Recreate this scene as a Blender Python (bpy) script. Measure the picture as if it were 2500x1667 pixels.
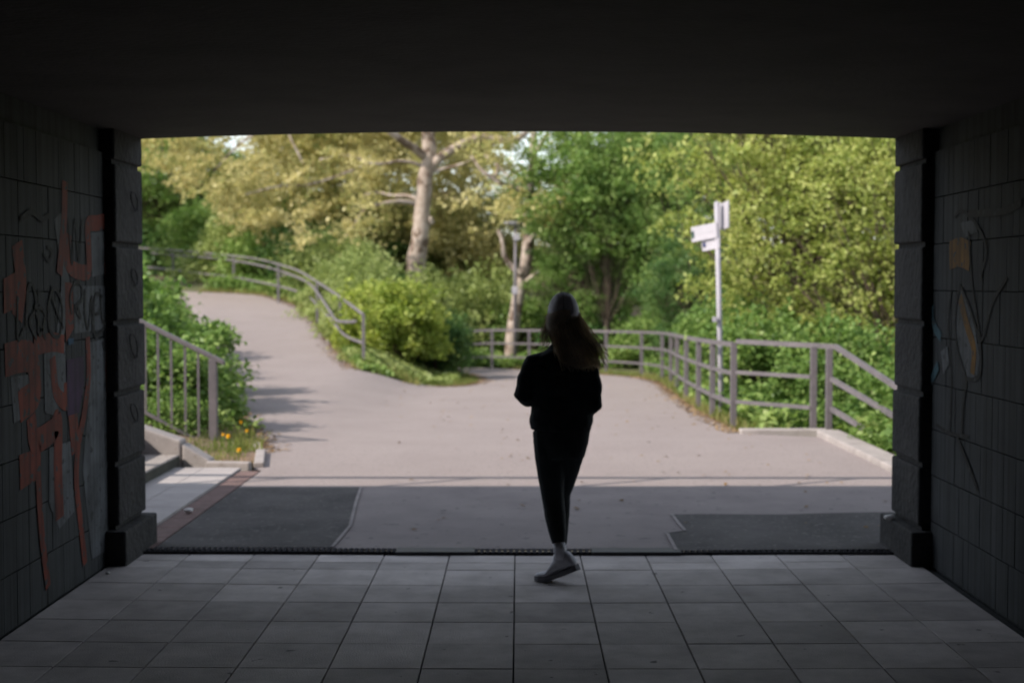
import bpy, bmesh, math, random
import numpy as np
from mathutils import Vector, Matrix, Euler, noise as mnoise
from mathutils.geometry import delaunay_2d_cdt
R = math.radians
random.seed(7)
S = bpy.context.scene
for o in list(bpy.data.objects): bpy.data.objects.remove(o)
COL = S.collection

# ------------------------------------------------------------ camera
CAM_H = 1.655
cd = bpy.data.cameras.new('camera'); cam = bpy.data.objects.new('camera', cd); COL.objects.link(cam)
cam.location = (0, 0, CAM_H)
cam.rotation_euler = (R(90 - 2.38), 0, R(0.258))
cd.lens = 48; cd.sensor_width = 36; cd.clip_start = .05; cd.clip_end = 2000
cd.dof.use_dof = True; cd.dof.focus_distance = 4.9; cd.dof.aperture_fstop = 2.7; cd.dof.aperture_blades = 9
S.camera = cam
S.render.resolution_x = 1024; S.render.resolution_y = 682
# ------------------------------------------------------------ light
SUN_AZ, SUN_EL = R(60), R(38)      # direction the light travels (from +Y towards +X), elevation
w = bpy.data.worlds.new("World"); S.world = w; w.use_nodes = True
nt = w.node_tree; bg = nt.nodes['Background']
sky = nt.nodes.new('ShaderNodeTexSky'); sky.sky_type = 'NISHITA'; sky.sun_disc = False
sky.sun_elevation = SUN_EL; sky.sun_rotation = R(240); sky.air_density = 1.0; sky.dust_density = .5
hsv = nt.nodes.new('ShaderNodeHueSaturation'); hsv.inputs['Saturation'].default_value = .45
nt.links.new(sky.outputs[0], hsv.inputs['Color']); nt.links.new(hsv.outputs[0], bg.inputs[0]); bg.inputs[1].default_value = 0.15
sd = bpy.data.lights.new('sun', 'SUN'); sun = bpy.data.objects.new('sun', sd); COL.objects.link(sun)
sd.energy = 3.1; sd.angle = R(.5); sd.color = (1.0, .90, .80)
ldir = Vector((math.sin(SUN_AZ)*math.cos(SUN_EL), math.cos(SUN_AZ)*math.cos(SUN_EL), -math.sin(SUN_EL)))
sun.rotation_euler = ldir.to_track_quat('-Z', 'Y').to_euler()
S.view_settings.view_transform = 'Standard'; S.view_settings.look = 'None'
S.view_settings.gamma = 1; S.view_settings.exposure = 1.0

# ------------------------------------------------------------ helpers
CM = cam.rotation_euler.to_matrix()
def ray(px, py):
    return CM @ Vector(((px-1250)/3333.3, -(py-833.5)/3333.3, -1))
def P(px, py, D):
    d = ray(px, py); return Vector((0, 0, CAM_H)) + d*(D/d.y)
def PX(px, py, X):
    d = ray(px, py); return Vector((0, 0, CAM_H)) + d*(X/d.x)
def lerp_tab(t, v):
    if v <= t[0][0]: return t[0][1]
    for (a, b), (c, d) in zip(t, t[1:]):
        if v <= c: return b + (d-b)*(v-a)/(c-a)
    return t[-1][1]
def sm(a, b, v):
    t = max(0, min(1, (v-a)/(b-a))); return t*t*(3-2*t)
ZL = [(24, 0), (28.5, .25), (31, .42), (34.5, .75), (38, 1.05), (44, 1.5), (50, 1.85), (60, 2.2), (90, 2.6)]
def zl(y): return sum(lerp_tab(ZL, y+d) for d in (-2, -1, 0, 1, 2))/5
def g(x, y):
    base = -.0245*max(0, min(y, 38)-14)
    wl = sm(-.9, -3.0, x) if False else 1-sm(-3.1, -1.6, x)
    z = base + wl*(zl(y)-base)
    yh = 42 + 12*(1-sm(-7, -2, x))
    z += 4.2*sm(yh, yh+26, y)
    if y < 30: z -= 1.0*sm(3.9, 6.5, x)*(1-sm(24, 30, y))
    z += .8*sm(-6, -16, -abs(x)) * 0
    if x < -5: z += .5*sm(5, 12, -x)*sm(16, 24, y)*(1-sm(30, 40, y))
    return z
def G(px, py):
    d = ray(px, py); o = Vector((0, 0, CAM_H)); t = 4.0
    while t < 90:
        p = o + d*t
        if p.z <= g(p.x, p.y): return Vector((p.x, p.y, g(p.x, p.y)))
        t += .02
    return P(px, py, 60)
def props(o, label=None, cat=None, group=None, kind=None):
    if label: o['label'] = label
    if cat: o['category'] = cat
    if group: o['group'] = group
    if kind: o['kind'] = kind
    return o
def empty(name, loc, label, cat, group=None, rz=0):
    o = bpy.data.objects.new(name, None); COL.objects.link(o); o.location = loc; o.rotation_euler.z = rz
    o.empty_display_size = .1
    return props(o, label, cat, group)
def link(name, me, m, parent=None, world=True):
    o = bpy.data.objects.new(name, me); COL.objects.link(o)
    if m and not me.materials: me.materials.append(m)
    if parent:
        o.parent = parent
        if world:                       # mesh was written in world coordinates
            mw = Matrix.LocRotScale(parent.location, parent.rotation_euler, None)
            if parent.parent: mw = Matrix.LocRotScale(parent.parent.location, parent.parent.rotation_euler, None) @ mw
            o.matrix_parent_inverse = mw.inverted() if parent.type == 'EMPTY' else Matrix.Identity(4)
    return o
def bake(o):                            # fold matrix_parent_inverse into the mesh
    if o.parent and o.matrix_parent_inverse != Matrix.Identity(4):
        o.data.transform(o.matrix_parent_inverse); o.matrix_parent_inverse = Matrix.Identity(4)
    return o
def obj(name, bm, m, parent=None, smooth=False, bevel=0):
    bmesh.ops.recalc_face_normals(bm, faces=bm.faces)
    me = bpy.data.meshes.new(name); bm.to_mesh(me); bm.free()
    if smooth: me.polygons.foreach_set('use_smooth', [True]*len(me.polygons))
    o = bake(link(name, me, m, parent))
    if bevel:
        b = o.modifiers.new('b', 'BEVEL'); b.width = bevel; b.segments = 2; b.limit_method = 'ANGLE'
    return o
def box(bm, a, b, rot=None, piv=None):
    r = bmesh.ops.create_cube(bm, size=1)['verts']
    c = (Vector(a)+Vector(b))/2; s = Vector(b)-Vector(a)
    for v in r:
        v.co = Vector((v.co.x*s.x, v.co.y*s.y, v.co.z*s.z)) + c
        if rot: v.co = rot @ (v.co-Vector(piv)) + Vector(piv)
    return r
def frame_of(t, up=Vector((0, 0, 1))):
    t = t.normalized()
    if abs(t.dot(up)) > .98: up = Vector((0, 1, 0))
    s = t.cross(up).normalized(); return s, s.cross(t).normalized()
def tube(bm, pts, rad, n=8, cap=True, sq=None):
    pts = [Vector(p) for p in pts]
    if not isinstance(rad, (list, tuple)): rad = [rad]*len(pts)
    rings = []; ps = None
    for i, p in enumerate(pts):
        t = (pts[min(i+1, len(pts)-1)] - pts[max(i-1, 0)])
        if ps is None: s, u = frame_of(t)
        else:
            t2 = t.normalized(); s = (ps - t2*ps.dot(t2)).normalized(); u = s.cross(t2)
        ps = s
        r = rad[i]
        if sq: ring = [bm.verts.new(p + s*a*sq[0]/2 + u*b*sq[1]/2) for a, b in ((-1, -1), (1, -1), (1, 1), (-1, 1))]
        else: ring = [bm.verts.new(p + s*math.cos(2*math.pi*k/n)*r + u*math.sin(2*math.pi*k/n)*r) for k in range(n)]
        rings.append(ring)
    m = len(rings[0])
    for a, b in zip(rings, rings[1:]):
        for k in range(m): bm.faces.new((a[k], a[(k+1) % m], b[(k+1) % m], b[k]))
    if cap: bm.faces.new(rings[0][::-1]); bm.faces.new(rings[-1])
    return rings
def bar(bm, a, b, wd, ht):              # rectangular bar, vertical faces kept vertical
    a, b = Vector(a), Vector(b); t = (b-a); s = Vector((-t.y, t.x, 0)); s = s.normalized() if s.length > 1e-6 else Vector((1, 0, 0))
    u = s.cross(t).normalized() if abs(t.normalized().z) > .9 else Vector((0, 0, 1))
    vs = [bm.verts.new(p + s*i*wd/2 + u*j*ht/2) for p in (a, b) for i, j in ((-1, -1), (1, -1), (1, 1), (-1, 1))]
    for k in range(4): bm.faces.new((vs[k], vs[(k+1) % 4], vs[4+(k+1) % 4], vs[4+k]))
    bm.faces.new(vs[3::-1]); bm.faces.new(vs[4:])
def catmull(pts, n=6):
    pts = [Vector(p) for p in pts]; q = [2*pts[0]-pts[1]] + pts + [2*pts[-1]-pts[-2]]; out = []
    for i in range(1, len(q)-2):
        for k in range(n):
            t = k/n
            out.append(.5*((2*q[i]) + (q[i+1]-q[i-1])*t + (2*q[i-1]-5*q[i]+4*q[i+1]-q[i+2])*t*t + (3*q[i]-q[i-1]-3*q[i+1]+q[i+2])*t**3))
    out.append(pts[-1]); return out

# ------------------------------------------------------------ materials
def mat(name, c1, c2=None, scale=4, rough=.8, bump=0, bscale=40, metal=0, spots=None, spec=.3):
    m = bpy.data.materials.new(name); m.use_nodes = True; t = m.node_tree; N = t.nodes; L = t.links
    b = N['Principled BSDF']; b.inputs['Roughness'].default_value = rough; b.inputs['Metallic'].default_value = metal
    b.inputs['Specular IOR Level'].default_value = spec
    b.inputs['Base Color'].default_value = (*c1, 1)
    tc = N.new('ShaderNodeTexCoord'); src = None
    if c2:
        n = N.new('ShaderNodeTexNoise'); n.inputs['Scale'].default_value = scale; n.inputs['Detail'].default_value = 6
        n.inputs['Roughness'].default_value = .65
        L.new(tc.outputs['Object'], n.inputs['Vector'])
        r = N.new('ShaderNodeValToRGB'); r.color_ramp.elements[0].position = .32; r.color_ramp.elements[1].position = .68
        r.color_ramp.elements[0].color = (*c1, 1); r.color_ramp.elements[1].color = (*c2, 1)
        L.new(n.outputs[0], r.inputs[0]); src = r.outputs[0]
    if spots:
        n = N.new('ShaderNodeTexNoise'); n.inputs['Scale'].default_value = spots[1]; n.inputs['Detail'].default_value = 3
        L.new(tc.outputs['Object'], n.inputs['Vector'])
        r = N.new('ShaderNodeValToRGB'); r.color_ramp.elements[0].position = spots[2]; r.color_ramp.elements[1].position = spots[2]+.04
        L.new(n.outputs[0], r.inputs[0])
        mx = N.new('ShaderNodeMixRGB'); L.new(r.outputs[0], mx.inputs[0]); mx.inputs[2].default_value = (*spots[0], 1)
        if src: L.new(src, mx.inputs[1])
        else: mx.inputs[1].default_value = (*c1, 1)
        src = mx.outputs[0]
    if src: L.new(src, b.inputs['Base Color'])
    if bump:
        n = N.new('ShaderNodeTexNoise'); n.inputs['Scale'].default_value = bscale; n.inputs['Detail'].default_value = 5
        L.new(tc.outputs['Object'], n.inputs['Vector'])
        bp = N.new('ShaderNodeBump'); bp.inputs['Strength'].default_value = bump; bp.inputs['Distance'].default_value = .02
        L.new(n.outputs[0], bp.inputs['Height']); L.new(bp.outputs[0], b.inputs['Normal'])
    return m
def leaf_mat(name, c1, c2, c3, trans=.35, scale=.9):
    m = bpy.data.materials.new(name); m.use_nodes = True; t = m.node_tree; N = t.nodes; L = t.links
    for n in list(N): N.remove(n)
    out = N.new('ShaderNodeOutputMaterial'); geo = N.new('ShaderNodeNewGeometry')
    r = N.new('ShaderNodeValToRGB'); e = r.color_ramp.elements
    e[0].position = 0; e[0].color = (*c1, 1); e[1].position = 1; e[1].color = (*c3, 1); k = e.new(.5); k.color = (*c2, 1)
    no = N.new('ShaderNodeTexNoise'); no.inputs['Scale'].default_value = scale
    tc = N.new('ShaderNodeTexCoord'); L.new(tc.outputs['Object'], no.inputs['Vector'])
    ma = N.new('ShaderNodeMath'); ma.operation = 'MULTIPLY_ADD'; ma.inputs[1].default_value = .55
    L.new(geo.outputs['Random Per Island'], ma.inputs[0])
    m2 = N.new('ShaderNodeMapRange'); m2.inputs[1].default_value = .35; m2.inputs[2].default_value = .65
    m2.inputs[3].default_value = 0; m2.inputs[4].default_value = .45
    L.new(no.outputs[0], m2.inputs[0]); L.new(m2.outputs[0], ma.inputs[2]); L.new(ma.outputs[0], r.inputs[0])
    d = N.new('ShaderNodeBsdfDiffuse'); tr = N.new('ShaderNodeBsdfTranslucent'); gl = N.new('ShaderNodeBsdfGlossy')
    gl.inputs['Roughness'].default_value = .45; gl.inputs['Color'].default_value = (.6, .62, .6, 1)
    L.new(r.outputs[0], d.inputs[0])
    hs = N.new('ShaderNodeHueSaturation'); hs.inputs['Value'].default_value = 1.25; hs.inputs['Saturation'].default_value = 1.1
    L.new(r.outputs[0], hs.inputs['Color']); L.new(hs.outputs[0], tr.inputs[0])
    mx = N.new('ShaderNodeMixShader'); mx.inputs[0].default_value = trans
    L.new(d.outputs[0], mx.inputs[1]); L.new(tr.outputs[0], mx.inputs[2])
    mg = N.new('ShaderNodeMixShader'); mg.inputs[0].default_value = .02
    L.new(mx.outputs[0], mg.inputs[1]); L.new(gl.outputs[0], mg.inputs[2]); L.new(mg.outputs[0], out.inputs[0])
    return m
M = {}
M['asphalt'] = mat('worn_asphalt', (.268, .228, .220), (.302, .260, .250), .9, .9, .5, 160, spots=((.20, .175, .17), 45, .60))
M['asphalt_shaded'] = mat('shaded_lane_asphalt', (.20, .175, .175), (.26, .23, .225), 1.6, .9, .5, 160, spots=((.13, .118, .118), 12, .66))  # darker copy of the asphalt, with bridge shade put into its colour
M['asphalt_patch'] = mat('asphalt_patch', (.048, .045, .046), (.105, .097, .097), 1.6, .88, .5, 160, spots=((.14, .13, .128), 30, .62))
M['seam'] = mat('asphalt_seam', (.17, .155, .155), (.30, .27, .265), 9, .9)
M['concrete'] = mat('pale_concrete', (.26, .235, .225), (.37, .335, .32), 5, .85, .25, 60, spots=((.25, .22, .20), 14, .66))
M['paver'] = mat('grey_paver', (.31, .285, .28), (.39, .36, .35), 4, .85, .2, 80)
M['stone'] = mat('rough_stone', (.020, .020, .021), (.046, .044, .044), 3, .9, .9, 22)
M['step_stone'] = mat('step_granite', (.24, .215, .20), (.34, .305, .28), 9, .85, .5, 50)
M['riser_shade'] = mat('shaded_riser_stone', (.03, .033, .028), (.075, .075, .062), 7, .95, .5, 50)  # step stone darkened: shade of the risers put into the colour
M['brick_gutter'] = mat('red_gutter_stone', (.12, .082, .076), (.19, .125, .115), 8, .9, .3, 60)
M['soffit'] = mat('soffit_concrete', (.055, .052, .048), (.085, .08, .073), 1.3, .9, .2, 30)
M['steel'] = mat('grey_painted_steel', (.105, .096, .103), (.155, .138, .147), 6, .55, .1, 80, spec=.4)
M['steel_dark'] = mat('dark_steel', (.05, .05, .055), (.07, .068, .07), 10, .6)
M['grate'] = mat('iron_grate', (.04, .041, .045), (.08, .078, .08), 20, .9, spec=0)
M['earth'] = mat('dry_earth', (.17, .115, .075), (.30, .215, .15), .8, .95, .6, 6, spots=((.07, .10, .035), 1.7, .52))
M['verge'] = mat('verge_soil', (.06, .085, .03), (.13, .12, .06), 1.4, .95, .8, 14)
M['bed'] = mat('bed_soil', (.14, .10, .07), (.24, .17, .12), 7, .95, .9, 40)
M['sign'] = mat('white_sign_face', (.36, .345, .38), (.44, .42, .455), 3, .45)
M['pole'] = mat('galvanised_pole', (.27, .26, .29), (.40, .38, .415), 5, .5, spots=((.30, .2, .17), 7, .68))
M['bark_plane'] = mat('plane_bark', (.22, .17, .135), (.46, .39, .34), 2.6, .9, .9, 9, spots=((.14, .10, .075), 3.4, .54))
M['bark_dark'] = mat('dark_bark', (.07, .052, .04), (.14, .105, .08), 5, .95, .8, 20)
M['L_plane'] = leaf_mat('plane_young_leaf', (.22, .27, .09), (.48, .44, .19), (.70, .62, .33), .42, .45)
M['L_olive'] = leaf_mat('olive_leaf', (.14, .20, .042), (.32, .37, .10), (.53, .54, .20), .42)
M['L_green'] = leaf_mat('mid_green_leaf', (.065, .13, .030), (.17, .27, .070), (.36, .45, .15), .38)
M['L_dark'] = leaf_mat('dark_green_leaf', (.032, .080, .024), (.080, .155, .045), (.21, .29, .09), .32)
M['L_lime'] = leaf_mat('lime_leaf', (.13, .20, .035), (.30, .37, .075), (.50, .53, .15), .42, 2.2)
M['L_soft'] = leaf_mat('soft_green_leaf', (.15, .20, .060), (.28, .34, .110), (.42, .47, .20), .4)
M['L_grass'] = leaf_mat('grass_blade', (.09, .14, .03), (.19, .22, .06), (.36, .30, .13), .35, 1.2)
M['L_dry'] = leaf_mat('dry_grass_blade', (.28, .19, .10), (.40, .27, .16), (.5, .38, .22), .3)

def tile_mat():
    m = mat('floor_slab', (.44, .405, .39), (.66, .61, .59), 3.5, .7, .25, 120, spots=((.20, .19, .185), 11, .70), spec=.08)
    t = m.node_tree; N = t.nodes; L = t.links; b = N['Principled BSDF']
    src = b.inputs['Base Color'].links[0].from_socket
    geo = N.new('ShaderNodeNewGeometry'); hs = N.new('ShaderNodeHueSaturation'); mr = N.new('ShaderNodeMapRange')
    mr.inputs[3].default_value = .72; mr.inputs[4].default_value = 1.1
    L.new(geo.outputs['Random Per Island'], mr.inputs[0]); L.new(mr.outputs[0], hs.inputs['Value'])
    L.new(src, hs.inputs['Color']); L.new(hs.outputs[0], b.inputs['Base Color'])
    return m
M['tile'] = tile_mat()
M['tile_joint'] = mat('tile_joint', (.055, .06, .06), (.08, .082, .08), 20, .95, spec=0)
def streaks(m):
    t = m.node_tree; N = t.nodes; L = t.links; b = N['Principled BSDF']
    src = b.inputs['Base Color'].links[0].from_socket
    tc = N.new('ShaderNodeTexCoord'); mp = N.new('ShaderNodeMapping'); mp.inputs['Scale'].default_value = (0, 22, .6)
    L.new(tc.outputs['Object'], mp.inputs[0]); no = N.new('ShaderNodeTexNoise'); no.inputs['Scale'].default_value = 1
    L.new(mp.outputs[0], no.inputs['Vector'])
    r = N.new('ShaderNodeValToRGB'); r.color_ramp.elements[0].position = .35; r.color_ramp.elements[1].position = .65
    r.color_ramp.elements[0].color = (.55, .55, .55, 1); r.color_ramp.elements[1].color = (1.1, 1.1, 1.1, 1)
    L.new(no.outputs[0], r.inputs[0])
    mx = N.new('ShaderNodeMixRGB'); mx.blend_type = 'MULTIPLY'; mx.inputs[0].default_value = 1
    L.new(src, mx.inputs[1]); L.new(r.outputs[0], mx.inputs[2]); L.new(mx.outputs[0], b.inputs['Base Color'])
    return m
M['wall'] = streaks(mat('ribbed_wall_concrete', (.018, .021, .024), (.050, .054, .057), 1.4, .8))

# ------------------------------------------------------------ polygon sheets on the terrain
def sheet(name, poly, zf, m, res=.8, parent=None, **kw):
    pts = [Vector((p[0], p[1])) for p in poly]; n = len(pts)
    edges = [(i, (i+1) % n) for i in range(n)]
    def inside(x, y):
        c = False
        for i in range(n):
            a, b = pts[i], pts[i-1]
            if (a.y > y) != (b.y > y) and x < (b.x-a.x)*(y-a.y)/(b.y-a.y)+a.x: c = not c
        return c
    x0, x1 = min(p.x for p in pts), max(p.x for p in pts); y0, y1 = min(p.y for p in pts), max(p.y for p in pts)
    y = y0+res/2; ip = []
    while y < y1:
        x = x0+res/2
        while x < x1:
            if inside(x, y): ip.append(Vector((x+random.uniform(-.01, .01), y)))
            x += res
        y += res
    vs, es, fs, *_ = delaunay_2d_cdt(pts+ip, edges, [list(range(n))], 1, 1e-5)
    me = bpy.data.meshes.new(name); me.from_pydata([(v.x, v.y, zf(v.x, v.y)) for v in vs], [], [f for f in fs])
    me.polygons.foreach_set('use_smooth', [True]*len(me.polygons)); me.update()
    if me.polygons and me.polygons[0].normal.z < 0: me.flip_normals()
    o = bake(link(name, me, m, parent)); props(o, **kw); return o

# ============================================================ SETTING
# terrain, one sheet to the horizon
def terrain():
    xs = [-400, -200, -100, -60] + [x*.4 for x in range(-90, 91)] + [60, 100, 200, 400]
    ys = [8.65] + [9+.4*k for k in range(0, 195)] + [95, 120, 180, 300, 600]
    V = []; F = []
    for y in ys:
        for x in xs:
            bmp = .05*mnoise.noise(Vector((x*.5, y*.5, 0))) if y > 38 or x > 5 or x < -9 else 0
            V.append((x, y, g(x, y)-.04+bmp))
    n = len(xs)
    for j in range(len(ys)-1):
        for i in range(n-1):
            F.append((j*n+i, j*n+i+1, (j+1)*n+i+1, (j+1)*n+i))
    me = bpy.data.meshes.new('ground'); me.from_pydata(V, [], F)
    me.polygons.foreach_set('use_smooth', [True]*len(F))
    me.materials.append(M['verge']); me.materials.append(M['earth'])
    for p in me.polygons: p.material_index = 1 if p.center.y > 40+ (8 if p.center.x < -3 else 0) else 0
    props(link('ground', me, None), kind='structure')
terrain()
# path + plaza
E_right = [(3.27, 8.42), (3.27, 12.0), (3.30, 14.9), (2.52, 15.35), (2.50, 18), (2.58, 21), (2.72, 24), (2.86, 27.5), (2.62, 30), (1.9, 31.6), (.9, 33.3), (-.2, 34.9), (-1.7, 35.7), (-3.2, 35.8)]
isl = [(-3.2, 34.2), (-2.4, 34.0), (-1.2, 31.6), (-.85, 29), (-.82, 27.3), (-1.0, 26.2), (-1.4, 25.75), (-2.0, 25.6), (-2.95, 25.5)]
lp = [G(x, y) for x, y in ((868, 905), (838, 882), (812, 848), (790, 815), (762, 780), (722, 748), (680, 731), (640, 722), (560, 716), (480, 713))]
lp = [(p.x, p.y) for p in lp]
last = lp[-1]
far_l = [(last[0]-8, last[1]+3), (last[0]-9, last[1]-1)]
back = []
for i in range(len(lp)-1, -1, -1):
    a = Vector(lp[max(i-1, 0)]); b = Vector(lp[min(i+1, len(lp)-1)]); t = (b-a).normalized()
    back.append((lp[i][0]-abs(t.y)*2.9-.0, lp[i][1]-abs(t.x)*2.9))
E_left = [(-5.5, 24.2), (-4.5, 20.0), (-3.75, 17.6), (-3.15, 15.8), (-2.72, 14.3), (-2.47, 13.2), (-2.36, 12.15), (-2.27, 12.0), (-2.27, 8.42)]
plaza = [(-2.27, 8.42)] + E_right + isl + lp[1:] + far_l + back[:-1] + E_left[:-1]
zpath = lambda x, y: g(x, y)+.012
sheet('path', plaza, zpath, M['asphalt'], .4, kind='structure')
# shaded lane patches
def ps(px): return [(p.x, p.y) for p in (G(*q) for q in px)]
sheet('asphalt_shade_sheet', [(-2.26, 8.43), (3.25, 8.43), (3.25, 11.0), (1.5, 11.05), (0, 11.0), (-2.26, 11.02)], lambda x, y: g(x, y)+.016, M['asphalt_shaded'], .8, kind='structure')  # darker-coloured sheet covering the area under the bridge shadow
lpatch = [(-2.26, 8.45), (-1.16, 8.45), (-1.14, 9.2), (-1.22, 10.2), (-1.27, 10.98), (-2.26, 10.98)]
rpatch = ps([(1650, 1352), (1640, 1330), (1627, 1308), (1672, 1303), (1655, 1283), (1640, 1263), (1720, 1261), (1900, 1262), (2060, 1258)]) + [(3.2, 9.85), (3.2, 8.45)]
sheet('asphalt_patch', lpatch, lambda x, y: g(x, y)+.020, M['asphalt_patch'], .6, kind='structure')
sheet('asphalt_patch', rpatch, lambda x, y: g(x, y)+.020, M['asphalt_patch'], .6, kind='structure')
def strip_along(poly, w_, z_):
    bm = bmesh.new()
    for (a, b) in zip(poly, poly[1:]):
        a, b = Vector((*a, 0)), Vector((*b, 0)); s = Vector((-(b-a).y, (b-a).x, 0)).normalized()*w_/2
        vs = [bm.verts.new(v) for v in (a-s, b-s, b+s, a+s)]
        for v in vs: v.co.z = z_
        bm.faces.new(vs)
    return bm
for pl in (lpatch[1:5], rpatch[:6]):
    props(obj('asphalt_seam', strip_along(pl, .022, .025), M['seam']), kind='structure')
# gutter + pavers + kerbs at the left
bm = bmesh.new()
y = 8.44
while y < 11.95:
    box(bm, (-2.452, y, -.05), (-2.275, min(y+.36, 11.95), .018)); y += .366
obj('gutter', bm, M['brick_gutter'], bevel=.004)['kind'] = 'structure'
bm = bmesh.new()
for i in range(4):
    yy = 8.66; x1 = -2.458-i*.33
    while yy < 12.05:
        box(bm, (x1-.326, yy, -.05), (x1, min(yy+.62, 12.05), .035)); yy += .626
obj('pavement', bm, M['paver'], bevel=.004)['kind'] = 'structure'
# steps rising to the left
st = empty('stone_steps', (-3.2, 11.3, 0), 'short flight of granite steps rising left from the grey pavers beside the pillar', 'steps')
for k in range(5):
    bm = bmesh.new(); box(bm, (-3.05-(k+1)*.34-.5*(k == 4), 9.3, -.05), (-3.05-k*.34, 12.22, .15*(k+1)-.02*(k == 0)))
    so = obj('step', bm, M['step_stone'], st, bevel=.012)
    bm = bmesh.new(); box(bm, (-3.052-k*.34, 9.32, -.04+.15*k*(k > 0)), (-3.042-k*.34, 12.2, .15*(k+1)-.035)); obj('riser_shade', bm, M['riser_shade'], st)  # thin dark facing that carries the step front's shade as colour
# sloping cheek stones
def prism(bm, prof, y0, y1):            # prof in XZ
    a = [bm.verts.new((x, y0, z)) for x, z in prof]; b = [bm.verts.new((x, y1, z)) for x, z in prof]; n = len(prof)
    bm.faces.new(a); bm.faces.new(b[::-1])
    for k in range(n): bm.faces.new((a[k], b[k], b[(k+1) % n], a[(k+1) % n]))
for k, (xa, xb, za, zb) in enumerate(((-3.03, -2.78, .22, .07), (-3.72, -3.04, .48, .25), (-4.5, -3.73, .90, .49))):
    bm = bmesh.new(); prism(bm, [(xa, -.05), (xb, -.05), (xb, zb), (xa, za)], 12.24, 12.46)
    props(obj('cheek_stone', bm, M['concrete'], bevel=.018),
          ('lowest sloping pale stone at the foot of the steps', 'second sloping pale stone edging the steps, left of the lowest', 'highest sloping pale stone edging the steps, mostly behind the pillar')[k],
          'edging stone', 'pale stones edging the steps')
kb = [(-2.80, 12.18), (-2.38, 12.12), (-2.33, 12.2), (-2.5, 13.2), (-2.75, 14.2), (-3.17, 15.75)]
for k in range(len(kb)-1):
    if k == 1: continue
    bm = bmesh.new(); a, b = kb[k], kb[k+1]; d = Vector((b[0]-a[0], b[1]-a[1])).normalized()*.01
    hgt = .075 if k < 2 else (.06, .03, .012)[k-2]
    bar(bm, (a[0]+d.x, a[1]+d.y, hgt-.09), (b[0]-d.x, b[1]-d.y, hgt-.09), .09, .18)
    props(obj('kerb_stone', bm, M['concrete'], bevel=.01),
          {0: 'straight pale kerb stone on the near side of the flower bed', 2: 'raised pale kerb stone at the right corner of the flower bed', 3: 'low pale kerb stone edging the flower bed where grass spills over it', 4: 'sunken pale kerb stone edging the path beyond the left handrail'}[k],
          'kerb', 'kerb stones round the flower bed')
sheet('soil', [(-4.6, 12.48), (-3.0, 12.48), (-2.8, 12.28), (-2.42, 12.22), (-2.53, 13.2), (-2.8, 14.2), (-3.2, 15.7), (-4.6, 15.7)], lambda x, y: .03+.25*sm(2.7, 4.6, -x), M['bed'], .5, kind='structure')
# right concrete edging
bm = bmesh.new(); box(bm, (3.285, 8.7, -.2), (3.54, 15.0, .06))
props(obj('concrete_kerb', bm, M['concrete'], bevel=.012), 'wide pale concrete kerb running along the right edge of the forecourt', 'kerb')
bm = bmesh.new(); box(bm, (2.50, 15.26, -.2), (3.54, 15.42, .035))
props(obj('concrete_kerb', bm, M['concrete'], bevel=.012), 'thin pale concrete edging under the straight right fence section', 'kerb')

# ---- underpass
WX = 2.43
t0 = 8.30
bm = bmesh.new()                        # floor slabs
xs = []; x = -.02
while x > -WX: x -= .4
xs = [x+.4*k for k in range(0, 14)]
ys = [8.29, 8.07, 7.87]
while ys[-1] > -14: ys.append(ys[-1]-.408)
for i in range(len(xs)-1):
    a, b = max(xs[i], -WX), min(xs[i+1], WX)
    if b-a < .02: continue
    for j in range(len(ys)-1):
        cx = (a+b)/2; bend = .0
        y1 = ys[j]; y0 = ys[j+1]
        j1 = .004 if j else 0
        zz = random.uniform(-.0012, .0012)
        vs = box(bm, (a+.0035, y0+.0025, -.04), (b-.0035, y1-j1*.6, .0+zz))
        for v in vs: v.co.y += .085*(v.co.x/2.36)**2*(-1 if False else 1)*(1 if v.co.y > 4 else 0)*max(0, min(1, (v.co.y-4)/4))
obj('tiled_floor', bm, M['tile'], bevel=.003)['kind'] = 'structure'
bm = bmesh.new(); box(bm, (-WX, -14, -.06), (WX, 8.3, -.012))
obj('floor_bed', bm, M['tile_joint'])['kind'] = 'structure'
# drain channel
dr = empty('drain_channel', (0, 8.36, 0), 'dark iron drain channel between the tiled floor and the asphalt', 'drain')
bm = bmesh.new()
def dy(x): return .085*(x/2.36)**2
for k in range(24):
    a = -2.36+k*.19667; b = a+.19667
    vs = [(a, 8.27+dy(a)), (b, 8.27+dy(b)), (b, 8.43+dy(b)), (a, 8.43+dy(a))]
    q = [bm.verts.new((x_, y_, -.03)) for x_, y_ in vs]; bm.faces.new(q)
obj('channel', bm, M['grate'], dr)
bm = bmesh.new(); x = -2.34
while x < -.75:
    box(bm, (x, 8.305+dy(x), -.02), (x+.018, 8.43+dy(x), .017)); x += .034
box(bm, (-2.36, 8.33, -.015), (-.75, 8.345, .018)); obj('grating', bm, M['grate'], dr)
bm = bmesh.new(); box(bm, (-.752, 8.295, -.02), (-.268, 8.44, .022)); obj('cover', bm, M['steel_dark'], dr, bevel=.004)
for xa, xb in ((-.27, .45), (1.0, 2.35)):
    bm = bmesh.new(); x = xa
    while x < xb:
        box(bm, (x, 8.305+dy(x), -.02), (x+.02, 8.43+dy(x), .016)); x += .036
    box(bm, (xa, 8.33, -.015), (xb, 8.345, .016)); obj('grating', bm, M['grate'], dr)
bm = bmesh.new(); box(bm, (.452, 8.295, -.02), (1.0, 8.44, .022)); obj('cover', bm, M['steel_dark'], dr, bevel=.004)

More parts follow.
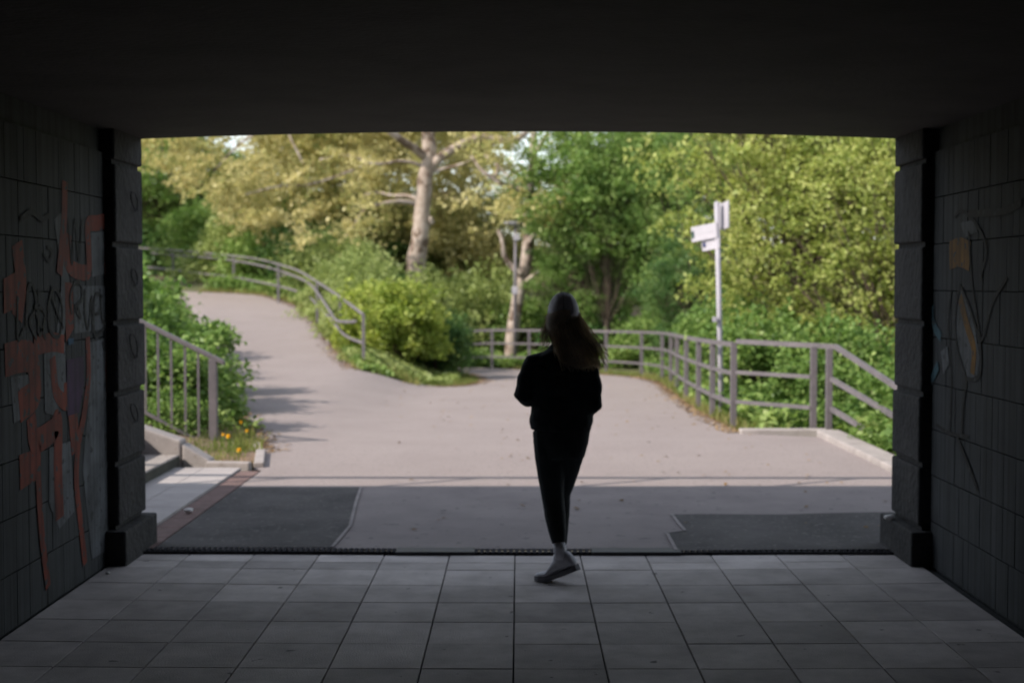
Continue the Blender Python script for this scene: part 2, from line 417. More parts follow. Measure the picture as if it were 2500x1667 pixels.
# side walls with ribs and joints
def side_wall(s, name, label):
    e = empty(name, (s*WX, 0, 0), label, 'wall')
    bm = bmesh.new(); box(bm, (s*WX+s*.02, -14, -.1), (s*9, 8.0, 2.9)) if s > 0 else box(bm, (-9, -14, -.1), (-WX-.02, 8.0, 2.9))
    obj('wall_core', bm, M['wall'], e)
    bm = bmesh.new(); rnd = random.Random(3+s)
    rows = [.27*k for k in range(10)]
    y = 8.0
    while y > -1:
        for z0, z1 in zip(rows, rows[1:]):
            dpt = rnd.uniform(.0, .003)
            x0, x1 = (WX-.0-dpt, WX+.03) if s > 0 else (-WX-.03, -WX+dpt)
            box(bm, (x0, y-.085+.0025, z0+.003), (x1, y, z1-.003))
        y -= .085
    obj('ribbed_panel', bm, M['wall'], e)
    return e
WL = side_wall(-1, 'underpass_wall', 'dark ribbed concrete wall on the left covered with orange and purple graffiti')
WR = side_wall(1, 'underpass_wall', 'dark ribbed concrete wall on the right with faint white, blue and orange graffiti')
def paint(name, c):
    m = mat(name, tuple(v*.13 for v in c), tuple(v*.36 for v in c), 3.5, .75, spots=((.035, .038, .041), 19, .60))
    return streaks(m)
GM = dict(orange=paint('orange_paint', (.58, .085, .035)), red=paint('red_paint', (.42, .05, .05)), black=paint('black_paint', (.012, .013, .016)),
          white=paint('white_paint', (.34, .37, .41)), purple=paint('purple_paint', (.14, .045, .18)), blue=paint('blue_paint', (.05, .22, .42)),
          yellow=paint('yellow_paint', (.65, .30, .03)), teal=paint('teal_paint', (.10, .28, .36)))
def graf(s, strokes, polys, colour, lift, name='graffiti'):
    X = s*(WX-.0045-lift*.35); bm = bmesh.new()
    conv = (lambda q: PX(q[0]*.858, 320+q[1]*.859, X)) if s < 0 else (lambda q: PX(2150+q[0]*.714, 280+q[1]*.714, X))
    for pts, wd in strokes:
        c = catmull([conv(q) for q in pts], 6)
        for i, (a, b) in enumerate(zip(c, c[1:])):
            t = (b-a); n_ = Vector((0, -t.z, t.y)).normalized()*wd/2
            e = t.normalized()*wd*.15
            vs = [bm.verts.new(v) for v in (a-n_-e, b-n_+e, b+n_+e, a+n_-e)]
            for v in vs: v.co.x = X - s*.00006*(i % 7)
            bm.faces.new(vs)
    for pg in polys:
        vs = [bm.verts.new(conv(q)) for q in pg]
        for v in vs: v.co.x = X
        bm.faces.new(vs)
    return obj(name, bm, GM[colour], WL if s < 0 else WR)
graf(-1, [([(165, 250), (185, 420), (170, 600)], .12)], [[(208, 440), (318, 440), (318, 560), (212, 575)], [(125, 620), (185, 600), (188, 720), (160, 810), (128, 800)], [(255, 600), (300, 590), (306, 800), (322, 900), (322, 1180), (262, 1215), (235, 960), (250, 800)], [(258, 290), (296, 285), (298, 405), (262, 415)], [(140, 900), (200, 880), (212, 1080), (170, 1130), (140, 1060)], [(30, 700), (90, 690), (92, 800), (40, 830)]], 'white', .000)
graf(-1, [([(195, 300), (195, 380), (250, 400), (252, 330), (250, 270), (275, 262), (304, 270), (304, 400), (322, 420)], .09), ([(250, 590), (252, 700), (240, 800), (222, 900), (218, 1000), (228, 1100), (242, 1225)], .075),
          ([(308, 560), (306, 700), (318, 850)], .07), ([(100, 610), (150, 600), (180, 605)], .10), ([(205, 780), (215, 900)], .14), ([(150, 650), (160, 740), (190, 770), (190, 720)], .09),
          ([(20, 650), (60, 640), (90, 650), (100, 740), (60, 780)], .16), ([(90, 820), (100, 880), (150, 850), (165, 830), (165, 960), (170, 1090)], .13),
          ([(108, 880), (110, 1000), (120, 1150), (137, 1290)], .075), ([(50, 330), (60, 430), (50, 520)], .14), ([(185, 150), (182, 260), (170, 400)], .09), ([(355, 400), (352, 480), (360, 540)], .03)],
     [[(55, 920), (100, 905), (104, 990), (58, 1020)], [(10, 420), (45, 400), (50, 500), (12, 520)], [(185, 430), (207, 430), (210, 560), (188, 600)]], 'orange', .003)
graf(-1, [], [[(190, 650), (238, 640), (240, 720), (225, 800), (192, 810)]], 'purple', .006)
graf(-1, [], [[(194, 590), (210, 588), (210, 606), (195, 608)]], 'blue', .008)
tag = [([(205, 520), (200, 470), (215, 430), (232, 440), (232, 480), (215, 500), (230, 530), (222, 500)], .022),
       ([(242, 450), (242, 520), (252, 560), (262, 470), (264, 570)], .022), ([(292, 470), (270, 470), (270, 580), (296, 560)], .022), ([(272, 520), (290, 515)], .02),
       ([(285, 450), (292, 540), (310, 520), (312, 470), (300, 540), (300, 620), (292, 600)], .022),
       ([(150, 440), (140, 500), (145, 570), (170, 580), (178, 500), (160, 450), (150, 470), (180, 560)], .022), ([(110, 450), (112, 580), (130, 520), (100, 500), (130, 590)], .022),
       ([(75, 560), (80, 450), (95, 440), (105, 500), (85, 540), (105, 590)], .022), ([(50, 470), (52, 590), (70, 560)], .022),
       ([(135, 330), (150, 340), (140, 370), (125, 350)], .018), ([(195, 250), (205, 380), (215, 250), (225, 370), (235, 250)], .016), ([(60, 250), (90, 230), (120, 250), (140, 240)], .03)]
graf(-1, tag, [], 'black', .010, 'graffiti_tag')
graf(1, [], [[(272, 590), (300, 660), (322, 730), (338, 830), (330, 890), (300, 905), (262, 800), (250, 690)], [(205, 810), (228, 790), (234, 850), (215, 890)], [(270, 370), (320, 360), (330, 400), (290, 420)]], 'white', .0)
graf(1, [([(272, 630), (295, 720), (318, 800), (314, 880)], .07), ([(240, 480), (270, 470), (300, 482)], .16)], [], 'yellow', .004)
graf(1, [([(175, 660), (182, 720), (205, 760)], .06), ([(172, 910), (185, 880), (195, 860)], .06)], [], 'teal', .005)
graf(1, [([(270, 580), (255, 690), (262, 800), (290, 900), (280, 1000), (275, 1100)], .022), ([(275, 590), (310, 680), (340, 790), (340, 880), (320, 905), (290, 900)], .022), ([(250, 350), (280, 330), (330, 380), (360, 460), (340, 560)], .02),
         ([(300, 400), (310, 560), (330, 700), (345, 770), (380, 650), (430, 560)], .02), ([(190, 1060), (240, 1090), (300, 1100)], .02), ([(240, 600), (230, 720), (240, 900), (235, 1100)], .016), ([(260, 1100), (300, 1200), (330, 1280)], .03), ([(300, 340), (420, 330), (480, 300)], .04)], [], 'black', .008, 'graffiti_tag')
# stone pillars
def pillar(s, label):
    e = empty('stone_pillar', (s*2.6, 8.3, 0), label, 'pillar', 'stone pillars at the mouth of the underpass')
    jz = [.215, .594, 1.01, 1.428, 1.892, 2.377, 2.70]; rnd = random.Random(11+s)
    def bx_(bm, x0, y0, z0, y1, z1, x1=3.4):
        box(bm, (x0, y0, z0), (x1, y1, z1)) if s > 0 else box(bm, (-x1, y0, z0), (-x0, y1, z1))
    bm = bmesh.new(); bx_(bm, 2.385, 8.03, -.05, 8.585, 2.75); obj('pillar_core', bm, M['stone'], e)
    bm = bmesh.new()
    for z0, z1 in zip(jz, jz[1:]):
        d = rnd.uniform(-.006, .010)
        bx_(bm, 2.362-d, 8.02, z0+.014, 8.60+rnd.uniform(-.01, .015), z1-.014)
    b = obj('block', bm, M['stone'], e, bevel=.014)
    bm = bmesh.new(); bx_(bm, 2.305, 7.96, -.06, 8.66, .205); obj('plinth', bm, M['stone'], e, bevel=.012)
    return e
PL = pillar(-1, 'rough stone block pillar with tagged faces at the left side of the underpass mouth')
pillar(1, 'dark stone block pillar at the right side of the underpass mouth')
for cx_, cy_, rx_, ry_ in ((382, 200, 10, 28), (382, 415, 9, 24), (380, 610, 11, 35), (382, 800, 10, 26)):
    bm = bmesh.new()
    pts = [PX((cx_+rx_*math.sin(a*1.1+.2))*.858, 320+(cy_+ry_*math.cos(a))*.859, -2.345) for a in [k*.5 for k in range(15)]]
    tube(bm, pts, .0035, 4); obj('graffiti_tag', bm, GM['black'], PL)
# deck above
dk = empty('bridge_deck', (0, 0, 2.6), 'dark concrete bridge deck roofing the underpass', 'bridge')
def soff(x): return 2.612-.045*(x/2.36)**2 if abs(x) < 2.5 else 2.55
bm = bmesh.new(); n = 24
prof = [(-2.9+5.8*k/n) for k in range(n+1)]
a = [bm.verts.new((x, 8.6, soff(x))) for x in prof]; b = [bm.verts.new((x, -14, soff(x))) for x in prof]
at = [bm.verts.new((x, 8.6, 3.97)) for x in (prof[0], prof[-1])]; bt = [bm.verts.new((x, -14, 3.97)) for x in (prof[0], prof[-1])]
for k in range(n): bm.faces.new((a[k], a[k+1], b[k+1], b[k]))
bm.faces.new(a+[at[1], at[0]]); bm.faces.new(b+[bt[1], bt[0]]); bm.faces.new((at[0], at[1], bt[1], bt[0]))
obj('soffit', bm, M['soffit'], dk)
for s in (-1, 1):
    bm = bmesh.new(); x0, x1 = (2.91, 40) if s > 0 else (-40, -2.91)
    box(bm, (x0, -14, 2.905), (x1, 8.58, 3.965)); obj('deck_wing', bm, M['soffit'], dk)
    bm = bmesh.new(); x0, x1 = (3.405, 40) if s > 0 else (-40, -3.405)
    box(bm, (x0, 8.01, -.5), (x1, 8.57, 2.903)); obj('abutment_face', bm, M['stone'], dk)
bm = bmesh.new(); box(bm, (-WX-1, -14.4, -.1), (WX+1, -14.01, 4)); obj('rear_light_block', bm, M['soffit'], dk)  # unseen end wall, added to keep daylight out behind the camera
br = empty('bridge_railing', (0, 8.5, 3.97), 'steel railing along the top edge of the bridge that casts the thin line of shadow', 'railing')
bm = bmesh.new(); bar(bm, (-20, 8.52, 4.80), (20, 8.52, 4.80), .07, .07); obj('rail', bm, M['steel'], br)
x = -12.
while x < 12:
    bm = bmesh.new(); box(bm, (x, 8.50, 3.96), (x+.04, 8.54, 4.76)); obj('post', bm, M['steel'], br); x += 1.6

# ============================================================ FENCES
def fence_posts(e, bases, tops, wd, m):
    for b_, t_ in zip(bases, tops):
        bm = bmesh.new(); bar(bm, b_, t_, wd[0], wd[1]); obj('post', bm, m, e, bevel=.004)
# right / far fence: one curved fence
fx = [(2.56, 16.2), (2.56, 17.95), (2.62, 19.8), (2.70, 21.9), (2.82, 24.2), (2.98, 26.6), (3.02, 28.6), (2.76, 30.5), (2.07, 32.1), (1.2, 33.6), (.28, 35.0), (-.69, 36.0), (-1.64, 36.2), (-2.2, 36.35)]
fx = [(x, y) for x, y in fx]
f1 = empty('metal_fence', (2.56, 16.2, 0), 'long grey steel fence with three rails curving away behind the person', 'fence')
bs = [Vector((x, y, g(x, y)-.1)) for x, y in fx]; tp = [Vector((b.x, b.y, b.z+1.08)) for b in bs]
for i, (b_, t_) in enumerate(zip(bs, tp)):
    bm = bmesh.new(); box(bm, (b_.x-.036, b_.y-.03, b_.z), (b_.x+.036, b_.y+.03, t_.z)); obj('post', bm, M['steel'], f1, bevel=.004)
for hh, sq in ((1.0, (.06, .055)), (.655, (.045, .045)), (.30, (.045, .045))):
    bm = bmesh.new(); tube(bm, catmull([Vector((b.x, b.y, b.z+.1+hh)) for b in bs], 4), 0, sq=sq); obj('rail', bm, M['steel'], f1)
# short straight part + descending handrail
f2 = empty('metal_fence', (3.0, 15.8, 0), 'short straight grey steel fence section at the right corner of the forecourt', 'fence')
c0 = Vector((2.56, 16.15, 0)); c1 = P(1985, 1050, 15.5); c1.z = 0
bm = bmesh.new(); box(bm, (c1.x-.035, c1.y-.03, -.05), (c1.x+.035, c1.y+.03, .955)); obj('post', bm, M['steel'], f2, bevel=.004)
for z in (.965, .62, .27):
    bm = bmesh.new(); bar(bm, (c0.x+.03, c0.y, z+(.02 if z > .9 else 0)), (c1.x+(.24 if z > .9 else -.03), c1.y-(.05 if z > .9 else 0), z-.01), .05 if z < .9 else .06, .042 if z < .9 else .055); obj('rail', bm, M['steel'], f2)
f3 = empty('stair_handrail', (3.5, 15.3, 0), 'grey steel handrail sloping down to the right towards the stone pillar', 'handrail')
q = P(2023, 1052, 15.3)
bm = bmesh.new(); box(bm, (q.x-.035, q.y-.03, -.05), (q.x+.035, q.y+.03, .94)); obj('post', bm, M['steel'], f3, bevel=.004)
for (pa, pb) in (((2040, 846), (2200, 952)), ((2030, 925), (2196, 1023)), ((2030, 998), (2196, 1098))):
    a = P(*pa, 15.28); b = P(*pb, 13.6); b2 = a+(b-a)*1.9
    bm = bmesh.new(); bar(bm, a, b2, .045, .05); obj('rail', bm, M['steel'], f3)
a = P(2040, 846, 15.28); b = P(2200, 952, 13.6); e2 = a+(b-a)*1.85
bm = bmesh.new(); box(bm, (e2.x-.035, e2.y-.03, e2.z-1.1), (e2.x+.035, e2.y+.03, e2.z)); obj('post', bm, M['steel'], f3)
# left stair handrail with balusters
f4 = empty('stair_handrail', (-3.2, 13.9, 0), 'grey steel handrail with thin vertical balusters rising left beside the bushes', 'handrail')
D4 = 13.9
pa, pb = P(548, 886, D4), P(350, 788, D4); sl = (pb-pa)/(pb.x-pa.x)
bm = bmesh.new(); bar(bm, pa, pa+(pb-pa)*1.9, .07, .05); obj('rail', bm, M['steel'], f4, bevel=.008)
ba, bb = P(500, 1085, D4), P(383, 1022, D4)
bm = bmesh.new(); bar(bm, ba, ba+(bb-ba)*2.4, .04, .035); obj('rail', bm, M['steel'], f4, bevel=.004)
p = P(522, 1090, D4); bm = bmesh.new(); box(bm, (p.x-.04, p.y-.035, -.02), (p.x+.04, p.y+.035, P(522, 876, D4).z)); obj('post', bm, M['steel'], f4, bevel=.006)
for px in (484, 452, 418, 386, 355, 323, 292):
    x = P(px, 900, D4).x
    zt = pa.z + (x-pa.x)*sl.z; zb = ba.z + (x-ba.x)*((bb-ba).z/(bb-ba).x)
    bm = bmesh.new(); box(bm, (x-.011, D4-.011, zb), (x+.011, D4+.011, zt-.01)); obj('baluster', bm, M['steel'], f4)
# ramp railing up left
f5 = empty('ramp_railing', (-3, 26, 0), 'double grey handrail curving up the left ramp above the asphalt path', 'railing')
B = [(887, 768, 26.0), (858, 746, 27.6), (830, 725, 29.5), (774, 688, 33.5), (728, 661, 36.5), (679, 645, 39), (631, 633, 41.5), (570, 625, 44), (500, 618, 47), (422, 611, 50), (350, 606, 53), (250, 600, 56)]
Bp = [P(*q) for q in B]
bm = bmesh.new(); tube(bm, catmull(Bp, 4), .032, 8); obj('rail', bm, M['steel'], f5, smooth=True)
A_ = [(869, 785, 26.2), (850, 786, 26.8), (821, 782, 27.6), (804, 757, 29.3), (778, 718, 32.2), (752, 690, 35.2), (703, 668, 38.2), (643, 650, 41), (582, 638, 43.6), (510, 629, 46.5), (440, 624, 49.5), (371, 618, 52.5)]
bm = bmesh.new(); tube(bm, catmull([P(*q) for q in A_], 4), .034, 8); obj('rail', bm, M['steel'], f5, smooth=True)
C_ = [(887, 838, 26.0), (843, 819, 28.0), (817, 790, 29.3), (783, 752, 32), (750, 722, 35.5), (709, 706, 38), (655, 693, 40.8), (570, 677, 44), (485, 667, 47.5), (400, 656, 51), (330, 650, 54)]
bm = bmesh.new(); tube(bm, catmull([P(*q) for q in C_], 4), .032, 8); obj('rail', bm, M['steel'], f5, smooth=True)
for k in (0, 2, 3, 5, 7, 9):
    q = Bp[k]; bm = bmesh.new(); box(bm, (q.x-.03, q.y-.025, q.z-1.2), (q.x+.03, q.y+.025, q.z+.01)); obj('post', bm, M['steel'], f5)
    if k: 
        a3 = P(*A_[{2: 3, 3: 4, 5: 6, 7: 8, 9: 10}[k]]); bm = bmesh.new(); bar(bm, (q.x, q.y, a3.z-.06), (a3.x, a3.y, a3.z-.03), .02, .02); obj('bracket', bm, M['steel'], f5)

# ============================================================ SIGNPOST, LAMP
sp = P(1756, 900, 18.5)
sg = empty('signpost', (sp.x, 18.5, g(sp.x, 18.5)), 'pale signpost with finger boards standing behind the right fence', 'signpost')
bm = bmesh.new(); tube(bm, [P(1763, 1015, 18.5)-Vector((0, 0, .4)), P(1757, 800, 18.5), P(1750, 494, 18.5)], .036, 12); obj('pole', bm, M['pole'], sg, smooth=True)
def board(quad, D0, D1, th, name='sign_board'):
    bm = bmesh.new(); q = [P(quad[0][0], quad[0][1], D0), P(quad[1][0], quad[1][1], D1), P(quad[2][0], quad[2][1], D1), P(quad[3][0], quad[3][1], D0)]
    n_ = (q[1]-q[0]).cross(q[3]-q[0]).normalized()*th/2
    a = [bm.verts.new(v+n_) for v in q]; b = [bm.verts.new(v-n_) for v in q]
    bm.faces.new(a); bm.faces.new(b[::-1])
    for k in range(4): bm.faces.new((a[k], b[k], b[(k+1) % 4], a[(k+1) % 4]))
    return obj(name, bm, M['sign'], sg, bevel=.004), q, n_
def mark(q, n_, u0, u1, v0, v1, m, par):
    bm = bmesh.new(); f = lambda u, v: q[0]+(q[1]-q[0])*u+(q[3]-q[0])*v
    nn = n_ if n_.y < 0 else -n_
    vs = [bm.verts.new(f(u, v)+nn*1.0+nn.normalized()*.003) for u, v in ((u0, v0), (u1, v0), (u1, v1), (u0, v1))]; bm.faces.new(vs)
    o = obj('pictogram', bm, m, None); mw = par.matrix_world; o.parent = par; o.data.transform(Matrix.Translation(-Vector(sg.location)))
    return o
b1, q1, n1 = board([(1688, 555), (1750, 543), (1752, 580), (1690, 592)], 18.80, 18.46, .022)
mark(q1, n1, .02, .12, .30, .75, paint('green_mark', (.05, .30, .22)), b1)
mark(q1, n1, .2, .85, .42, .52, mat('grey_line', (.42, .41, .44)), b1)
b2, q2, n2 = board([(1713, 584), (1758, 580), (1758, 606), (1716, 614)], 18.72, 18.46, .022)
mark(q2, n2, .06, .22, .30, .70, paint('blue_mark', (.08, .12, .45)), b2)
mark(q2, n2, .85, .95, .2, .85, paint('pink_mark', (.6, .2, .22)), b2)
b3, q3, n3 = board([(1748, 491), (1763, 497), (1763, 562), (1748, 548)], 19.0, 18.55, .022)
b4, q4, n4 = board([(1764, 497), (1779, 489), (1779, 556), (1764, 562)], 18.60, 18.35, .022)
bm = bmesh.new(); box(bm, (P(1745, 0, 18.45).x, 18.40, P(0, 785, 18.5).z-.0), (P(1754, 0, 18.45).x, 18.48, P(0, 773, 18.5).z)); obj('clamp', bm, M['pole'], sg)

lx = P(1258, 800, 37.5)
lm = empty('street_lamp', (lx.x, 37.5, g(lx.x, 37.5)), 'slim grey street lamp standing beside the slender pale trunk behind the far fence', 'street lamp')
bm = bmesh.new(); tube(bm, [(lx.x, 37.5, g(lx.x, 37.5)-.1), P(1258, 700, 37.5), P(1259, 558, 37.5)], [.06, .05, .04], 12); obj('pole', bm, M['steel'], lm, smooth=True)
bm = bmesh.new(); bm2 = None
hc = P(1252, 545, 37.5)
r = bmesh.ops.create_uvsphere(bm, u_segments=16, v_segments=10, radius=1)['verts']
for v in r: v.co = Vector((v.co.x*.24, v.co.y*.17, v.co.z*.07)) + hc
obj('lamp_head', bm, M['pole'], lm, smooth=True)
bm = bmesh.new(); tube(bm, [P(1259, 562, 37.5), P(1258, 552, 37.5), hc+Vector((.05, 0, -.02))], .03, 8); obj('arm', bm, M['steel'], lm)
bm = bmesh.new(); c = P(1261, 580, 37.4); box(bm, c-Vector((.09, .06, .08)), c+Vector((.09, .06, .08))); obj('collar', bm, M['pole'], lm, bevel=.02)
bm = bmesh.new(); c = P(1257, 709, 37.35); box(bm, c-Vector((.08, .05, .11)), c+Vector((.08, .05, .11))); obj('control_box', bm, M['pole'], lm, bevel=.02)

# ============================================================ VEGETATION
def leaf_mesh(name, C, size, rng, updir=.5, elong=1.5, droop=None):
    N = len(C); C = np.asarray(C, dtype=np.float64)
    n = rng.normal(size=(N, 3)); n[:, 2] += updir*1.6; n /= np.linalg.norm(n, axis=1)[:, None]
    a = rng.normal(size=(N, 3))
    if droop is not None: a += np.array(droop)
    a -= n*(a*n).sum(1)[:, None]; a /= np.linalg.norm(a, axis=1)[:, None]
    b = np.cross(n, a)
    s = size*rng.uniform(.6, 1.35, size=(N, 1))
    L_ = a*s*elong/2; W = b*s/2; fold = n*s*.12
    V = np.stack([C-L_, C+W*.9+fold, C+L_, C-W*.9+fold], axis=1).reshape(-1, 3).astype(np.float32)
    me = bpy.data.meshes.new(name); me.vertices.add(4*N); me.vertices.foreach_set('co', V.ravel())
    me.loops.add(4*N); me.loops.foreach_set('vertex_index', np.arange(4*N, dtype=np.int32))
    me.polygons.add(N); me.polygons.foreach_set('loop_start', np.arange(0, 4*N, 4, dtype=np.int32))
    me.polygons.foreach_set('loop_total', np.full(N, 4, dtype=np.int32)); me.update(calc_edges=True)
    return me
def blob_points(rng, clumps, per, spread_z=.75):
    out = []
    for (c, r, w_) in clumps:
        k = int(per*w_)
        d = rng.normal(size=(k, 3)); d /= np.linalg.norm(d, axis=1)[:, None]
        rr = r*rng.uniform(.25, 1, size=(k, 1))**.5
        p = np.array(c)+d*rr*np.array([1, 1, spread_z]); out.append(p)
    return np.concatenate(out)
def spray_points(rng, clumps, per, droop=-.35):
    out = []
    for (c, r, w_) in clumps:
        for j in range(3):                  # three leafy twigs per clump
            k = int(per*w_/3)
            if k < 1: continue
            d = rng.normal(size=3)*np.array([1, 1, .45]); d[2] += droop*rng.uniform(0, 1); d /= np.linalg.norm(d)
            o_ = np.array(c)+rng.normal(size=3)*r*.35
            t = rng.uniform(-1, 1.2, size=(k, 1)); wd = r*.30*(1.15-.45*np.abs(t))
            p = o_+d*t*r*1.1+rng.normal(size=(k, 3))*wd*np.array([1, 1, .7])
            p[:, 2] -= (t[:, 0]**2)*r*.25; out.append(p)
    return np.concatenate(out)
def wob(p0, p1, n, amp, rng):
    p0, p1 = Vector(p0), Vector(p1); out = []
    for k in range(n+1):
        t = k/n; q = p0.lerp(p1, t)
        if 0 < k: q += Vector(rng.normal(size=3)*amp*math.sin(min(1, t)*2.4)*.5)
        out.append(q)
    return out
def tree_parts(seed, height, crown_c, crown_r, trunk_r, nclump, per, leaf, bark, lmat, clump_r=.7, updir=.4, low=.25, lean=(0, 0), shell=.45, elong=1.5, lr=.33):
    """tree in local coordinates, base at the origin"""
    rng = np.random.default_rng(seed); cc = Vector(crown_c); cr = Vector(crown_r)
    bm = bmesh.new()
    top = Vector((lean[0], lean[1], height*.8))
    tr = wob((0, 0, -.3), top, 9, .12, rng)
    tube(bm, tr, [trunk_r*(1.25 if i == 0 else 1)*(1-.8*i/9) for i in range(10)], 9)
    clumps = []
    for i in range(nclump):
        d = Vector(rng.normal(size=3)).normalized(); rad = rng.uniform(shell, 1)
        c = Vector((cc.x+d.x*cr.x*rad, cc.y+d.y*cr.y*rad, cc.z+d.z*cr.z*rad))
        if c.z < height*low*.6: c.z = height*low*.6+rng.uniform(0, .5)
        clumps.append((c, clump_r*rng.uniform(.6, 1.35), rng.uniform(.6, 1.4)))
        if i % 2 == 0:
            k = min(8, max(2, int(9*(c.z/height)*rng.uniform(.4, .8)))); st_ = tr[k]
            br_ = wob(st_, c, 5, .16, rng); r0 = trunk_r*lr*(1-k/12)
            tube(bm, br_, [r0*(1-.8*j/5) for j in range(6)], 6, cap=False)
            for _ in range(2):
                e = c+Vector(rng.normal(size=3))*clump_r*.8
                tube(bm, wob(br_[3], e, 3, .08, rng), [r0*.4, r0*.3, r0*.2, r0*.1], 4, cap=False)
    me_t = bpy.data.meshes.new('trunk'); bm.to_mesh(me_t); bm.free(); me_t.materials.append(M[bark])
    me_t.polygons.foreach_set('use_smooth', [True]*len(me_t.polygons))
    pts = spray_points(rng, clumps, per)
    me_c = leaf_mesh('crown', pts, leaf, rng, updir, elong); me_c.materials.append(M[lmat])
    return me_t, me_c
def place(name, parts, pn, loc, rz, sc, label, cat, group=None):
    e = empty(name, loc, label, cat, group, rz); e.scale = (sc, sc, sc) if not isinstance(sc, tuple) else sc
    for n_, me in zip(pn, parts):
        o = bpy.data.objects.new(n_, me); COL.objects.link(o); o.parent = e
    return e
def gz(x, y): return Vector((x, y, g(x, y)-.05))

# --- big plane tree
def plane_tree():
    D = 42.; rng = np.random.default_rng(5)
    base = P(1020, 760, D); base.z = g(base.x, D)-.1
    e = empty('plane_tree', base, 'tall plane tree with mottled pale trunk and tan young leaves left of the person', 'tree')
    bm = bmesh.new()
    tr = [base, P(1018, 700, D), P(1016, 640, D), P(1028, 570, D), P(1032, 500, D), P(1040, 430, D), P(1048, 380, D), P(1046, 330, D), P(1052, 240, D), P(1040, 100, D), P(1050, -100, D)]
    tr = catmull(tr, 4); n = len(tr)
    tube(bm, tr, [(.33-.20*i/n)*(1+.13*mnoise.noise(Vector((i*.9, 0, 3)))) for i in range(n)], 14)
    for v in bm.verts: v.co += Vector((v.co.x-base.x, 0, 0)).normalized()*.05*mnoise.noise(v.co*2.2)
    def limb(px, r0, r1, dd=0):
        pts = catmull([P(x, y, D+dd*k/len(px)) for k, (x, y) in enumerate(px)], 4); m_ = len(pts)
        tube(bm, pts, [r0+(r1-r0)*i/m_ for i in range(m_)], 8)
        return pts
    limb([(1048, 415), (1075, 385), (1110, 362), (1160, 338), (1190, 334), (1235, 346), (1270, 335), (1310, 300), (1380, 230)], .16, .07, -1)
    limb([(1040, 385), (1010, 362), (980, 342), (940, 310), (880, 250), (800, 190)], .15, .07, -2)
    limb([(1038, 408), (1000, 396), (965, 395), (940, 400), (900, 398), (850, 380), (780, 390)], .06, .025, -1.5)
    limb([(1028, 500), (980, 492), (930, 498), (900, 505), (880, 525), (850, 570), (820, 600)], .075, .025, -1)
    limb([(1028, 490), (995, 478), (960, 478), (920, 470), (880, 480)], .07, .03, 1)
    limb([(1050, 330), (1080, 250), (1150, 150), (1220, 50)], .14, .06)
    limb([(1045, 300), (960, 200), (850, 90), (760, 0)], .14, .06, 2)
    limb([(1032, 520), (1055, 545), (1050, 530)], .10, .05, -.3)
    limb([(1052, 420), (1130, 400), (1180, 380), (1230, 420), (1280, 480)], .05, .02, -1.5)
    limb([(900, 398), (850, 420), (760, 450), (680, 455), (600, 475)], .045, .02, -2)
    limb([(880, 250), (800, 260), (700, 300), (600, 340), (520, 420)], .07, .02, -2)
    limb([(800, 190), (740, 200), (700, 300), (740, 400)], .05, .02, -2)
    obj('trunk', bm, M['bark_plane'], e, smooth=True)
    clumps = []
    for i in range(620):
        px = rng.normal(880, 230) if i % 3 else rng.uniform(360, 1290)
        lo = 575 - abs(px-820)*.13
        if px > 1050: lo = 640
        if px < 620: lo = 385+(px-360)*.62
        py = rng.uniform(180, lo) if i % 4 else rng.uniform(lo-60, lo+20)
        if 565 < px < 635 and py < 395 and i % 5: continue
        if px > 1285 and 330 < py < 440: continue
        d_ = D+rng.uniform(-3.5, 5)
        if 640 < px < 1125 and (px > 920 or i % 6): d_ = D+rng.uniform(1.4, 6)
        if 1040 < px < 1290 and 290 < py < 450 and d_ < D: d_ = D+rng.uniform(.6, 4)
        if px > 1050: d_ = D+rng.uniform(3, 8)
        clumps.append((P(px, py, d_), rng.uniform(.22, .6), rng.uniform(.5, 1.3)))
    for i in range(230):
        clumps.append((P(rng.uniform(600, 1200), rng.uniform(300, 600), D+rng.uniform(5, 10)), rng.uniform(.3, .7), .9))
    for i in range(260):
        clumps.append((Vector((base.x+rng.uniform(-9, 8), D+rng.uniform(1, 8), rng.uniform(7.5, 19))), rng.uniform(.5, .9), .8))
    for i in range(70):
        a = rng.uniform(0, 6.28); clumps.append((base+Vector((math.cos(a)*rng.uniform(2, 6), math.sin(a)*rng.uniform(1, 6), rng.uniform(7.8, 11)))+Vector((2, 4, 0)), .9, .8))
    clumps = [q_ for q_ in clumps if not (1275 < 1265+q_[0].x/q_[0].y*3333 < 1385 and 695-(q_[0].z-CAM_H)/q_[0].y*3333 < 440)]
    pts = spray_points(rng, clumps, 170)
    me = leaf_mesh('crown', pts, .095, rng, .45, 1.25); me.transform(Matrix.Translation(-base)); me.materials.append(M['L_plane'])
    o = bpy.data.objects.new('crown', me); COL.objects.link(o); o.parent = e
plane_tree()
